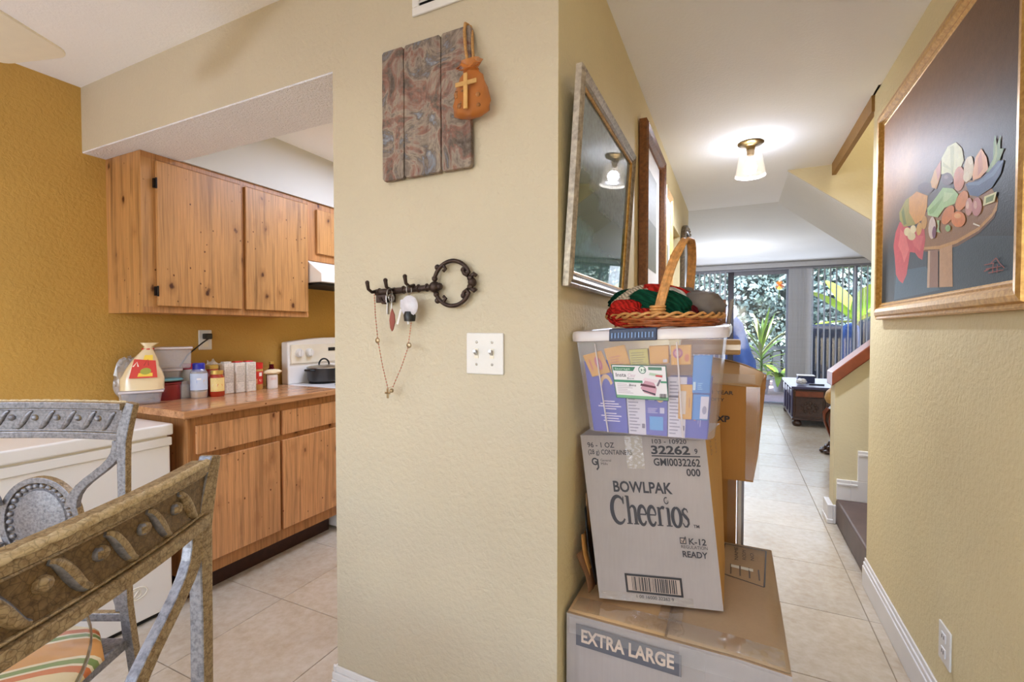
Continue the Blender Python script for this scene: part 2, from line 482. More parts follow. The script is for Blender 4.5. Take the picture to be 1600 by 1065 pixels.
# ------------------------------------------------------------------ mesh helpers
class MB:
    """collects faces; build() links them as ONE mesh object (coordinates in world space, or local when the root sits at the origin)"""
    def __init__(self):
        self.v = []; self.f = []; self.mi = []; self.cols = None
        self.T = Matrix.Identity(4)
    def _add(self, vs, fs, m=0):
        k = len(self.v)
        self.v += [tuple(self.T @ Vector(p)) for p in vs]
        self.f += [tuple(k + i for i in q) for q in fs]
        self.mi += [m] * len(fs)
        return self
    def box(self, x0, x1, y0, y1, z0, z1, m=0):
        vs = [(x0, y0, z0), (x1, y0, z0), (x1, y1, z0), (x0, y1, z0), (x0, y0, z1), (x1, y0, z1), (x1, y1, z1), (x0, y1, z1)]
        return self.hexa(vs, m)
    def hexa(self, vs, m=0):
        return self._add(vs, [(3, 2, 1, 0), (4, 5, 6, 7), (0, 1, 5, 4), (1, 2, 6, 5), (2, 3, 7, 6), (3, 0, 4, 7)], m)
    def quad(self, a, b, c, d, m=0):
        return self._add([a, b, c, d], [(0, 1, 2, 3)], m)
    def prism(self, pts, lo, hi, axis='z', m=0):
        """pts: 2D outline counter-clockwise; extruded along axis"""
        def P(a, b, h):
            return {'z': (a, b, h), 'y': (a, h, b), 'x': (h, a, b)}[axis]
        n = len(pts)
        vs = [P(a, b, lo) for a, b in pts] + [P(a, b, hi) for a, b in pts]
        fs = [tuple(range(n - 1, -1, -1)), tuple(range(n, 2 * n))] + [(i, (i + 1) % n, n + (i + 1) % n, n + i) for i in range(n)]
        if axis == 'y': fs = [tuple(reversed(q)) for q in fs]
        return self._add(vs, fs, m)
    def tube(self, pts, r, n=8, closed=False, m=0, ry=None, up=None, cap=True):
        """round (or elliptic when ry given) tube along points; r may be a list"""
        P = [Vector(p) for p in pts]; N = len(P)
        rs = r if isinstance(r, (list, tuple)) else [r] * N
        rys = rs if ry is None else (ry if isinstance(ry, (list, tuple)) else [ry] * N)
        prev = Vector(up) if up else None
        vs = []
        for i in range(N):
            if closed: t = P[(i + 1) % N] - P[i - 1]
            else: t = P[min(i + 1, N - 1)] - P[max(i - 1, 0)]
            t.normalize()
            if prev is None:
                prev = Vector((0, 0, 1)) if abs(t.z) < 0.9 else Vector((1, 0, 0))
            a = prev - t * prev.dot(t)
            if a.length < 1e-6: a = t.orthogonal()
            a.normalize(); b = t.cross(a)
            if not up: prev = a
            for j in range(n):
                q = 2 * pi * j / n
                vs.append(P[i] + a * (rs[i] * cos(q)) + b * (rys[i] * sin(q)))
        fs = []
        for i in range(N if closed else N - 1):
            i2 = (i + 1) % N
            for j in range(n):
                j2 = (j + 1) % n
                fs.append((i * n + j, i * n + j2, i2 * n + j2, i2 * n + j))
        if cap and not closed:
            fs.append(tuple(range(n - 1, -1, -1))); fs.append(tuple((N - 1) * n + j for j in range(n)))
        return self._add(vs, fs, m)
    def strip(self, pts, w, h, up=(0, 0, 1), closed=False, m=0):
        """rectangular section swept along points: w across, h along `up`"""
        P = [Vector(p) for p in pts]; N = len(P); U = Vector(up).normalized(); vs = []
        ws = w if isinstance(w, (list, tuple)) else [w] * N
        for i in range(N):
            if closed: t = P[(i + 1) % N] - P[i - 1]
            else: t = P[min(i + 1, N - 1)] - P[max(i - 1, 0)]
            t.normalize()
            s = t.cross(U); s.normalize(); u = U
            for a, b in ((-1, -1), (1, -1), (1, 1), (-1, 1)):
                vs.append(P[i] + s * (a * ws[i] / 2) + u * (b * h / 2))
        fs = []
        for i in range(N if closed else N - 1):
            i2 = (i + 1) % N
            for j in range(4):
                j2 = (j + 1) % 4
                fs.append((i * 4 + j, i2 * 4 + j, i2 * 4 + j2, i * 4 + j2))
        if not closed:
            fs.append((0, 1, 2, 3)); fs.append(tuple((N - 1) * 4 + j for j in (3, 2, 1, 0)))
        return self._add(vs, fs, m)
    def lathe(self, prof, c=(0, 0, 0), n=24, m=0, sx=1.0, sy=1.0, caps=True):
        """prof: list of (radius, z) from bottom to top"""
        vs = []
        for r, z in prof:
            for j in range(n):
                q = 2 * pi * j / n
                vs.append((c[0] + sx * r * cos(q), c[1] + sy * r * sin(q), c[2] + z))
        fs = []
        for i in range(len(prof) - 1):
            for j in range(n):
                j2 = (j + 1) % n
                fs.append((i * n + j, i * n + j2, (i + 1) * n + j2, (i + 1) * n + j))
        if caps and prof[0][0] > 1e-5: fs.append(tuple(range(n - 1, -1, -1)))
        if caps and prof[-1][0] > 1e-5: fs.append(tuple((len(prof) - 1) * n + j for j in range(n)))
        return self._add(vs, fs, m)
    def ball(self, c, r, n=10, m=0, s=(1, 1, 1)):
        k = max(4, n // 2 + 1)
        prof = [(r * sin(pi * i / k), -r * cos(pi * i / k)) for i in range(k + 1)]
        prof[0] = (1e-6, -r); prof[-1] = (1e-6, r)
        vs = []
        for rr, z in prof:
            for j in range(n):
                q = 2 * pi * j / n
                vs.append((c[0] + s[0] * rr * cos(q), c[1] + s[1] * rr * sin(q), c[2] + s[2] * z))
        fs = []
        for i in range(k):
            for j in range(n):
                j2 = (j + 1) % n
                fs.append((i * n + j, i * n + j2, (i + 1) * n + j2, (i + 1) * n + j))
        return self._add(vs, fs, m)
    def grid(self, fn, nu, nv, m=0):
        vs = [fn(i / nu, j / nv) for j in range(nv + 1) for i in range(nu + 1)]
        fs = [(j * (nu + 1) + i, j * (nu + 1) + i + 1, (j + 1) * (nu + 1) + i + 1, (j + 1) * (nu + 1) + i) for j in range(nv) for i in range(nu)]
        return self._add(vs, fs, m)
    def mesh(self, name, mats):
        me = bpy.data.meshes.new(name)
        me.from_pydata(self.v, [], self.f)
        for m in (mats if isinstance(mats, (list, tuple)) else [mats]):
            me.materials.append(MATS[m] if isinstance(m, str) else m)
        if len(me.materials) > 1:
            me.polygons.foreach_set('material_index', self.mi)
        return me
    def build(self, name, mats, parent=None, bevel=0.0, seg=2, smooth=None, recalc=False, sub=0, solid=0.0):
        me = self.mesh(name, mats)
        return put(name, me, parent, bevel, seg, smooth, recalc, sub, solid)

def put(name, me, parent=None, bevel=0.0, seg=2, smooth=None, recalc=False, sub=0, solid=0.0):
    if recalc:
        bm = bmesh.new(); bm.from_mesh(me); bmesh.ops.remove_doubles(bm, verts=bm.verts, dist=1e-6)
        bmesh.ops.recalc_face_normals(bm, faces=bm.faces); bm.to_mesh(me); bm.free()
    me.update()
    if smooth is not None:
        me.polygons.foreach_set('use_smooth', [True] * len(me.polygons))
        me.set_sharp_from_angle(angle=radians(smooth))
    o = bpy.data.objects.new(name, me)
    COL.objects.link(o)
    if parent:
        o.parent = parent
        if parent.type == 'EMPTY':
            o.matrix_parent_inverse = Matrix.Translation(-parent.location)
    if solid:
        md = o.modifiers.new('thickness', 'SOLIDIFY'); md.thickness = solid; md.offset = 0
    if bevel:
        md = o.modifiers.new('edge', 'BEVEL'); md.width = bevel; md.segments = seg; md.limit_method = 'ANGLE'; md.angle_limit = radians(40)
        md.harden_normals = False
    if sub:
        md = o.modifiers.new('smooth', 'SUBSURF'); md.levels = sub; md.render_levels = sub
    return o

def tag(o, label, cat, group=None, kind=None):
    o['label'] = label; o['category'] = cat
    if group: o['group'] = group
    if kind: o['kind'] = kind
    return o

def thing(name, label, cat, loc=(0, 0, 0), group=None):
    o = bpy.data.objects.new(name, None)
    o.empty_display_size = 0.05
    COL.objects.link(o)
    o.location = loc
    return tag(o, label, cat, group)

def struct(o):
    o['kind'] = 'structure'
    return o

def copy_tree(o, parent=None):
    c = o.copy(); COL.objects.link(c)
    if parent: c.parent = parent
    for ch in list(o.children): copy_tree(ch, c)
    return c

# flat printing: polygons with a colour each on a surface given by a map f(u, v) -> point, lifted along n
class Print:
    def __init__(self, f, n, lift=0.0006, step=0.00004):
        self.f = f; self.n = Vector(n); self.lift = lift; self.step = step
        self.v = []; self.fc = []; self.c = []; self.k = 0; self.cols = 1
    def poly(self, pts, rgb, layer=None):
        h = self.lift + self.step * (self.k if layer is None else layer)
        if layer is None: self.k += 1
        b = len(self.v)
        for p in pts:
            self.v.append(Vector(self.f(*p)) + self.n * h)
            self.c.append(lin(*rgb))
        self.fc.append(tuple(range(b, b + len(pts))))
        return self
    def rect(self, u0, v0, u1, v1, rgb, layer=None):
        if self.cols > 1:
            kk = self.k if layer is None else layer
            if layer is None: self.k += 1
            for i in range(self.cols):
                a, b = u0 + (u1 - u0) * i / self.cols, u0 + (u1 - u0) * (i + 1) / self.cols
                self.poly([(a, v0), (b, v0), (b, v1), (a, v1)], rgb, kk)
            return self
        return self.poly([(u0, v0), (u1, v0), (u1, v1), (u0, v1)], rgb, layer)
    def disc(self, u, v, ru, rv, rgb, rot=0.0, n=20, layer=None):
        p = []
        for i in range(n):
            a = 2 * pi * i / n
            x, y = ru * cos(a), rv * sin(a)
            p.append((u + x * cos(rot) - y * sin(rot), v + x * sin(rot) + y * cos(rot)))
        return self.poly(p, rgb, layer)
    def stroke(self, pts, w, rgb, layer=None):
        n = len(pts); ws = w if isinstance(w, (list, tuple)) else [w] * n
        L = []; R = []
        for i in range(n):
            a = pts[max(0, i - 1)]; b = pts[min(n - 1, i + 1)]
            dx, dy = b[0] - a[0], b[1] - a[1]; d = math.hypot(dx, dy) or 1
            L.append((pts[i][0] - dy / d * ws[i] / 2, pts[i][1] + dx / d * ws[i] / 2))
            R.append((pts[i][0] + dy / d * ws[i] / 2, pts[i][1] - dx / d * ws[i] / 2))
        h = self.lift + self.step * (self.k if layer is None else layer)
        if layer is None: self.k += 1
        for i in range(n - 1):
            b = len(self.v)
            for p in (R[i], R[i + 1], L[i + 1], L[i]):
                self.v.append(Vector(self.f(*p)) + self.n * h); self.c.append(lin(*rgb))
            self.fc.append((b, b + 1, b + 2, b + 3))
        return self
    def lines(self, u0, v0, u1, v1, n, rgb, fill=0.5, jag=0.3, seed=1):
        """rows of small print"""
        rr = random.Random(seed); dv = (v1 - v0) / n; kk = self.k; self.k += 1
        for i in range(n):
            self.rect(u0, v0 + dv * i, u1 - rr.random() * jag * (u1 - u0), v0 + dv * (i + fill), rgb, kk)
        return self
    def text(self, s, u, v, size, rgb, width=None, align='LEFT', bold=0.0, sx=1.0, rot=0.0):
        me = text_mesh(s, bold)
        xs = [p.co.x for p in me.vertices]
        if not xs: return self
        x0, x1 = min(xs), max(xs)
        k = size; kx = (width / (x1 - x0)) if width else size * sx
        off = {'LEFT': x0, 'CENTER': (x0 + x1) / 2, 'RIGHT': x1}[align]
        b = len(self.v); h = self.lift + self.step * self.k; self.k += 1
        for p in me.vertices:
            x, y = (p.co.x - off) * kx, p.co.y * k
            uu, vv = u + x * cos(rot) - y * sin(rot), v + x * sin(rot) + y * cos(rot)
            self.v.append(Vector(self.f(uu, vv)) + self.n * h); self.c.append(lin(*rgb))
        for q in me.polygons: self.fc.append(tuple(b + i for i in q.vertices))
        bpy.data.meshes.remove(me)
        return self
    def barcode(self, u0, v0, u1, v1, rgb, seed=3):
        rr = random.Random(seed); x = u0; W = u1 - u0; kk = self.k; self.k += 1
        while x < u1:
            w = W * rr.choice((0.008, 0.012, 0.022, 0.03))
            self.rect(x, v0, min(x + w, u1), v1, rgb, kk)
            x += w + W * rr.choice((0.008, 0.014, 0.022))
        return self
    def build(self, name, mat, parent):
        me = bpy.data.meshes.new(name)
        me.from_pydata([tuple(p) for p in self.v], [], self.fc)
        a = me.color_attributes.new('Col', 'FLOAT_COLOR', 'POINT')
        a.data.foreach_set('color', [x for c in self.c for x in c])
        me.materials.append(MATS[mat])
        o = put(name, me, parent)
        if 'lettering' in name: o['kind'] = 'stuff'
        return o

_tc = {}
def text_mesh(s, bold=0.0):
    c = bpy.data.curves.new('lettering', 'FONT')
    c.body = s; c.size = 1.0; c.offset = bold; c.resolution_u = 3
    o = bpy.data.objects.new('lettering', c)
    me = bpy.data.meshes.new_from_object(o)
    bpy.data.objects.remove(o); bpy.data.curves.remove(c)
    return me

def planar(o, u, v):
    o, u, v = Vector(o), Vector(u), Vector(v)
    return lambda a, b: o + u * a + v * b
def bilinear(bl, br, tr, tl):
    bl, br, tr, tl = map(Vector, (bl, br, tr, tl))
    return lambda a, b: (bl * (1 - a) + br * a) * (1 - b) + (tl * (1 - a) + tr * a) * b
def arc(cx, cy, rx, ry, a0, a1, n=10):
    return [(cx + rx * cos(radians(a0 + (a1 - a0) * i / n)), cy + ry * sin(radians(a0 + (a1 - a0) * i / n))) for i in range(n + 1)]
PAINT = [((52,64,72),[(2.425,1.592),(2.238,1.578),(2.057,1.557),(2.048,1.433),(1.837,1.416),(1.846,1.54),(1.682,1.541),(1.481,1.505),(1.476,1.38),(1.848,1.384),(2.413,1.401)]),((66,88,104),[(2.387,1.526),(2.062,1.506),(1.94,1.416),(2.414,1.412)]),((104,110,104),[(2.459,1.4),(1.476,1.386),(1.475,1.374),(2.458,1.385)]),((150,106,58),[(2.072,1.692),(1.954,1.698),(1.772,1.72),(1.689,1.687),(1.613,1.648),(1.581,1.615),(1.597,1.576),(1.682,1.557),(1.82,1.545),(1.947,1.548),(2.089,1.567),(2.15,1.626)]),((196,146,80),[(2.089,1.576),(1.947,1.558),(1.821,1.554),(1.683,1.565),(1.611,1.586),(1.581,1.613),(1.587,1.587),(1.61,1.575),(1.682,1.555),(1.82,1.543),(1.947,1.546),(2.087,1.564)]),((112,72,38),[(2.081,1.566),(1.947,1.547),(1.82,1.544),(1.682,1.555),(1.61,1.576),(1.587,1.588),(1.597,1.572),(1.677,1.548),(1.808,1.535),(1.946,1.54),(2.08,1.559)]),((150,108,82),[(2.046,1.557),(1.958,1.547),(1.951,1.425),(2.048,1.432)]),((192,148,104),[(1.947,1.547),(1.85,1.545),(1.84,1.418),(1.943,1.425)]),((200,170,140),[(2.046,1.557),(2.026,1.554),(2.027,1.43),(2.048,1.432)]),((196,72,74),[(2.356,1.719),(2.243,1.674),(2.085,1.637),(2.073,1.6),(2.098,1.533),(2.137,1.546),(2.173,1.569),(2.228,1.58),(2.24,1.547),(2.262,1.499),(2.306,1.47),(2.352,1.485),(2.393,1.513),(2.41,1.577),(2.432,1.635),(2.408,1.686)]),((214,104,100),[(2.343,1.687),(2.28,1.649),(2.238,1.591),(2.294,1.548),(2.327,1.592),(2.371,1.625)]),((208,92,90),[(2.222,1.639),(2.091,1.615),(2.122,1.567),(2.183,1.595)]),((158,146,54),[(2.364,1.758),(2.288,1.789),(2.222,1.788),(2.232,1.747),(2.174,1.671),(2.302,1.688),(2.358,1.727)]),((214,150,52),[(2.249,1.786),(2.168,1.789),(2.059,1.746),(2.063,1.707),(2.09,1.674),(2.17,1.671),(2.246,1.731)]),((110,120,44),[(2.337,1.752),(2.311,1.766),(2.295,1.729),(2.273,1.693),(2.307,1.696)]),((222,206,158),[(2.223,1.654),(2.226,1.649),(2.234,1.645),(2.246,1.644),(2.26,1.645),(2.276,1.649),(2.289,1.655),(2.298,1.662),(2.301,1.669),(2.298,1.675),(2.29,1.679),(2.277,1.68),(2.262,1.678),(2.248,1.674),(2.235,1.668),(2.226,1.661)]),((214,196,150),[(2.169,1.629),(2.172,1.624),(2.181,1.62),(2.195,1.619),(2.212,1.621),(2.229,1.625),(2.244,1.631),(2.255,1.638),(2.259,1.645),(2.255,1.651),(2.246,1.655),(2.231,1.655),(2.214,1.653),(2.197,1.649),(2.183,1.643),(2.173,1.636)]),((226,212,168),[(2.164,1.652),(2.166,1.647),(2.173,1.644),(2.183,1.642),(2.195,1.644),(2.208,1.647),(2.219,1.652),(2.226,1.659),(2.229,1.665),(2.227,1.67),(2.22,1.674),(2.209,1.675),(2.197,1.674),(2.184,1.67),(2.174,1.665),(2.167,1.658)]),((208,156,70),[(2.108,1.642),(2.112,1.634),(2.119,1.628),(2.129,1.625),(2.14,1.625),(2.15,1.629),(2.158,1.636),(2.162,1.645),(2.162,1.654),(2.158,1.662),(2.15,1.668),(2.139,1.671),(2.129,1.67),(2.119,1.666),(2.111,1.659),(2.107,1.651)]),((200,148,62),[(2.059,1.654),(2.063,1.646),(2.07,1.64),(2.08,1.638),(2.091,1.638),(2.101,1.643),(2.109,1.649),(2.114,1.658),(2.114,1.667),(2.109,1.675),(2.101,1.681),(2.091,1.683),(2.08,1.682),(2.07,1.678),(2.063,1.671),(2.059,1.663)]),((96,70,62),[(2.003,1.756),(2.008,1.751),(2.023,1.749),(2.046,1.751),(2.075,1.757),(2.105,1.766),(2.131,1.777),(2.15,1.789),(2.156,1.798),(2.15,1.805),(2.133,1.806),(2.107,1.803),(2.077,1.796),(2.048,1.787),(2.024,1.776),(2.008,1.765)]),((212,156,52),[(2.034,1.785),(2.003,1.813),(1.95,1.83),(1.948,1.779),(1.982,1.747),(2.021,1.763)]),((200,120,60),[(1.991,1.816),(1.95,1.83),(1.948,1.782),(1.969,1.766)]),((216,216,156),[(1.945,1.784),(1.944,1.834),(1.897,1.855),(1.838,1.847),(1.794,1.813),(1.78,1.775),(1.805,1.756),(1.851,1.742),(1.903,1.774)]),((186,190,120),[(1.877,1.847),(1.853,1.844),(1.846,1.787),(1.857,1.749),(1.87,1.779)]),((190,194,130),[(1.931,1.819),(1.868,1.778),(1.863,1.771),(1.933,1.806)]),((92,62,58),[(1.85,1.742),(1.853,1.735),(1.862,1.732),(1.877,1.731),(1.894,1.735),(1.912,1.741),(1.928,1.75),(1.939,1.76),(1.943,1.769),(1.94,1.775),(1.93,1.779),(1.914,1.778),(1.896,1.775),(1.879,1.768),(1.864,1.759),(1.854,1.75)]),((130,96,90),[(1.889,1.759),(1.89,1.757),(1.894,1.756),(1.898,1.756),(1.904,1.757),(1.91,1.76),(1.916,1.762),(1.919,1.765),(1.921,1.768),(1.919,1.77),(1.916,1.771),(1.911,1.771),(1.905,1.77),(1.899,1.768),(1.894,1.765),(1.891,1.762)]),((208,122,58),[(1.771,1.719),(1.776,1.706),(1.785,1.698),(1.798,1.694),(1.813,1.696),(1.827,1.703),(1.839,1.714),(1.846,1.728),(1.848,1.743),(1.843,1.756),(1.833,1.764),(1.819,1.768),(1.804,1.765),(1.79,1.758),(1.779,1.746),(1.773,1.733)]),((218,198,152),[(1.716,1.73),(1.719,1.718),(1.727,1.71),(1.738,1.706),(1.751,1.707),(1.763,1.714),(1.772,1.725),(1.778,1.738),(1.779,1.752),(1.775,1.764),(1.767,1.772),(1.756,1.776),(1.743,1.774),(1.731,1.767),(1.722,1.756),(1.717,1.743)]),((228,212,170),[(1.742,1.716),(1.744,1.711),(1.748,1.708),(1.754,1.706),(1.761,1.707),(1.769,1.711),(1.775,1.716),(1.78,1.721),(1.782,1.728),(1.78,1.733),(1.776,1.736),(1.77,1.737),(1.762,1.736),(1.755,1.733),(1.749,1.728),(1.744,1.722)]),((230,216,176),[(1.723,1.756),(1.724,1.752),(1.727,1.749),(1.731,1.748),(1.737,1.749),(1.742,1.752),(1.747,1.756),(1.751,1.761),(1.752,1.766),(1.751,1.77),(1.748,1.773),(1.744,1.774),(1.738,1.773),(1.732,1.771),(1.727,1.766),(1.724,1.761)]),((226,152,60),[(1.722,1.717),(1.707,1.759),(1.674,1.772),(1.643,1.738),(1.632,1.705),(1.675,1.695),(1.719,1.699)]),((204,124,44),[(1.692,1.751),(1.673,1.765),(1.662,1.714),(1.69,1.703)]),((120,150,78),[(1.644,1.699),(1.608,1.723),(1.608,1.762),(1.601,1.78),(1.591,1.751),(1.574,1.77),(1.574,1.737),(1.556,1.731),(1.574,1.708),(1.603,1.692)]),((160,180,100),[(1.616,1.705),(1.6,1.733),(1.595,1.769),(1.587,1.729),(1.603,1.698)]),((50,70,112),[(1.763,1.703),(1.689,1.692),(1.632,1.696),(1.582,1.71),(1.555,1.702),(1.569,1.673),(1.612,1.651),(1.685,1.647),(1.738,1.665)]),((88,112,150),[(1.75,1.703),(1.689,1.688),(1.615,1.691),(1.566,1.704),(1.555,1.702),(1.602,1.679),(1.683,1.677),(1.75,1.695)]),((166,202,132),[(2.057,1.703),(1.984,1.72),(1.927,1.737),(1.85,1.714),(1.81,1.686),(1.835,1.664),(1.91,1.67),(1.963,1.651),(2.052,1.678)]),((136,176,104),[(2.044,1.691),(1.955,1.703),(1.922,1.711),(1.928,1.699),(1.995,1.675),(2.032,1.676)]),((190,218,156),[(1.915,1.72),(1.84,1.697),(1.888,1.687),(1.92,1.689)]),((222,136,46),[(1.753,1.647),(1.765,1.64),(1.78,1.636),(1.797,1.635),(1.812,1.639),(1.823,1.646),(1.829,1.655),(1.828,1.666),(1.82,1.676),(1.808,1.683),(1.792,1.687),(1.775,1.687),(1.761,1.683),(1.75,1.676),(1.745,1.667),(1.746,1.657)]),((218,128,42),[(1.848,1.628),(1.863,1.621),(1.881,1.617),(1.899,1.616),(1.916,1.62),(1.927,1.627),(1.931,1.637),(1.928,1.647),(1.917,1.657),(1.902,1.664),(1.883,1.667),(1.865,1.667),(1.85,1.663),(1.839,1.656),(1.835,1.647),(1.838,1.637)]),((226,132,46),[(1.759,1.602),(1.762,1.594),(1.772,1.589),(1.787,1.587),(1.805,1.589),(1.824,1.594),(1.84,1.603),(1.852,1.613),(1.856,1.623),(1.853,1.632),(1.842,1.637),(1.826,1.639),(1.807,1.636),(1.789,1.63),(1.773,1.622),(1.763,1.612)]),((238,168,90),[(1.789,1.619),(1.791,1.616),(1.796,1.614),(1.803,1.614),(1.812,1.616),(1.821,1.618),(1.829,1.622),(1.834,1.625),(1.836,1.629),(1.834,1.632),(1.829,1.633),(1.822,1.633),(1.813,1.632),(1.804,1.629),(1.796,1.626),(1.791,1.622)]),((206,146,132),[(1.716,1.627),(1.718,1.618),(1.724,1.611),(1.732,1.608),(1.741,1.608),(1.75,1.612),(1.757,1.62),(1.761,1.629),(1.762,1.639),(1.759,1.648),(1.753,1.655),(1.745,1.658),(1.736,1.657),(1.727,1.653),(1.72,1.645),(1.716,1.636)]),((196,132,126),[(1.661,1.614),(1.665,1.605),(1.672,1.599),(1.682,1.596),(1.693,1.597),(1.704,1.601),(1.714,1.609),(1.719,1.619),(1.721,1.629),(1.717,1.638),(1.71,1.645),(1.699,1.647),(1.688,1.646),(1.677,1.641),(1.668,1.633),(1.663,1.623)]),((226,186,166),[(1.738,1.638),(1.738,1.633),(1.74,1.63),(1.743,1.628),(1.747,1.628),(1.75,1.63),(1.754,1.633),(1.756,1.638),(1.757,1.642),(1.756,1.646),(1.754,1.65),(1.751,1.651),(1.748,1.651),(1.744,1.65),(1.741,1.646),(1.739,1.642)]),((216,170,156),[(1.69,1.626),(1.69,1.622),(1.692,1.619),(1.695,1.617),(1.699,1.617),(1.703,1.619),(1.706,1.622),(1.709,1.626),(1.71,1.631),(1.709,1.635),(1.707,1.638),(1.704,1.64),(1.7,1.64),(1.696,1.638),(1.693,1.635),(1.691,1.63)]),((216,194,182),[(1.975,1.62),(1.978,1.607),(1.986,1.596),(1.996,1.591),(2.009,1.59),(2.021,1.595),(2.032,1.605),(2.039,1.619),(2.041,1.633),(2.037,1.647),(2.03,1.657),(2.019,1.663),(2.006,1.663),(1.994,1.657),(1.984,1.647),(1.977,1.634)]),((122,64,86),[(1.972,1.605),(1.974,1.598),(1.979,1.592),(1.985,1.589),(1.992,1.589),(1.998,1.592),(2.003,1.598),(2.006,1.605),(2.007,1.612),(2.004,1.619),(2.0,1.625),(1.993,1.628),(1.986,1.628),(1.98,1.625),(1.975,1.619),(1.972,1.612)]),((170,196,140),[(1.973,1.645),(1.945,1.639),(1.95,1.611),(1.936,1.597),(1.971,1.607),(1.957,1.623)]),((150,180,110),[(1.859,1.596),(1.86,1.593),(1.864,1.59),(1.87,1.589),(1.878,1.59),(1.886,1.592),(1.893,1.596),(1.897,1.6),(1.899,1.604),(1.898,1.608),(1.893,1.61),(1.887,1.611),(1.879,1.611),(1.871,1.608),(1.865,1.605),(1.86,1.6)]),((226,222,160),[(1.649,1.638),(1.584,1.634),(1.593,1.611),(1.655,1.615)]),((120,140,70),[(1.638,1.632),(1.595,1.63),(1.602,1.616),(1.64,1.618)]),((236,226,206),[(1.708,1.582),(1.67,1.567),(1.671,1.564),(1.71,1.578)]),((136,62,50),[(1.64,1.457),(1.587,1.455),(1.588,1.458),(1.641,1.459)]),((136,62,50),[(1.63,1.445),(1.553,1.443),(1.554,1.445),(1.631,1.448)]),((136,62,50),[(1.616,1.433),(1.541,1.433),(1.542,1.435),(1.617,1.436)]),((136,62,50),[(1.603,1.458),(1.576,1.467),(1.58,1.469),(1.606,1.46)]),((136,62,50),[(1.58,1.467),(1.564,1.453),(1.56,1.454),(1.576,1.468)]),((136,62,50),[(1.564,1.453),(1.539,1.437),(1.536,1.439),(1.561,1.454)]),((136,62,50),[(1.638,1.44),(1.603,1.444),(1.605,1.447),(1.641,1.443)]),((136,62,50),[(1.594,1.457),(1.597,1.432),(1.592,1.432),(1.589,1.457)]),((136,62,50),[(1.573,1.451),(1.575,1.431),(1.57,1.43),(1.568,1.45)])]

# ------------------------------------------------------------------ room shell
XL, XR, YP, H = -0.416, 0.61, 1.151, 2.44
def wall(name, mat, *boxes):
    b = MB()
    for q in boxes: b.box(*q)
    return struct(b.build(name, mat))

fl = wall('floor', 'grout', (-2.97, 3.0, -2.6, 9.45, -0.12, -0.003))
fl['label'] = 'beige square ceramic floor tiles through kitchen and hall'
# every tile its own piece, shared mesh; 0.5 m grid, joints 3 mm
tm = MB().box(-0.2485, 0.2485, -0.2485, 0.2485, -0.008, 0).mesh('tile', 'tile_beige')
k = 0
for j in range(-3, 19):
    for i in range(-6, 3):
        cx, cy = 0.551 - 0.25 + 0.5 * i, 0.25 + 0.0246 + 0.5 * j
        if cx < -2.9 or (cx > 0.9 and cy < 4.6) or (cy > 4.4 and cx < -1.6): continue
        if -1.1 < cx < -0.6 and 1.3 < cy < 4.6: continue
        if cy > 9.3: continue
        if cx < -1.7 and cy > 3.4: continue
        o = bpy.data.objects.new('tile', tm); COL.objects.link(o)
        o.location = (cx, cy, random.uniform(-0.0006, 0)); o.parent = fl
        o.modifiers.new('edge', 'BEVEL').width = 0.0015

wall('wall_left', 'paint_mustard', (-2.97, -2.82, -2.6, 3.5, 0, H))
wc = MB()
for q in ((-1.2, XL, YP, 3.45, 0, H), (-1.2, XL, 3.45, 4.1, 2.06, H), (-1.2, XL, 4.1, 4.85, 0, H), (-1.2, -1.1, 3.45, 4.1, 0, 2.06)): wc.box(*q)
wc = struct(wc.build('wall_center', ['paint_beige', 'hall_wall_tone']))
for p in wc.data.polygons: p.material_index = 0 if p.normal.y < -0.5 and p.center.y < 2 else 1  # all but the front lightened and yellowed, hall light put into the colour
wall('wall_kitchen', 'paint_mustard', (-2.97, -1.2, 3.35, 3.5, 0, H))
wall('wall_right', 'hall_wall_tone', (XR, 0.75, -2.6, 2.87, 0, H))
wall('wall_front', 'paint_beige', (-2.97, -2.4, -2.6, -2.46, 0, H), (0.45, 0.75, -2.6, -2.46, 0, H), (-2.4, 0.45, -2.6, -2.46, 0, 0.5), (-2.4, 0.45, -2.6, -2.46, 2.3, H))
w = struct(MB().box(-2.4, 0.45, -2.56, -2.55, 0.5, 2.3).build('window_1', 'window_glass'))
struct(MB().box(-2.4, 0.45, -2.58, -2.5, 0.5, 0.54).box(-2.4, 0.45, -2.58, -2.5, 2.26, 2.3).box(-2.4, -2.36, -2.58, -2.5, 0.54, 2.26).box(0.41, 0.45, -2.58, -2.5, 0.54, 2.26).box(-0.995, -0.955, -2.58, -2.5, 0.54, 2.26).build('window_frame', 'trim_white', w))
# header over the kitchen opening: painted face, rough white underside
hd = wall('wall_header', 'paint_beige', (-2.82, -1.2, YP, 1.42, 2.137, H))
struct(MB().box(-2.82, -1.2, YP + 0.001, 1.42, 2.131, 2.137).build('soffit', 'soffit_white', hd))
wall('wall_bulkhead', 'bulkhead_white', (-2.82, -2.5, 1.42, 3.35, 2.131, H))
# ceilings
ce = MB()
ce.box(-2.97, 0.75, -2.6, 2.87, H, H + 0.1)
ce.box(-2.97, XR, 2.87, 4.85, H, H + 0.1)
ce.box(XR, 3.0, 3.93, 4.85, H, H + 0.1)
struct(ce.build('ceiling', 'ceiling_white'))
wall('ceiling_living', 'ceiling_grey', (-3.0, 3.0, 4.85, 9.45, H, H + 0.1))
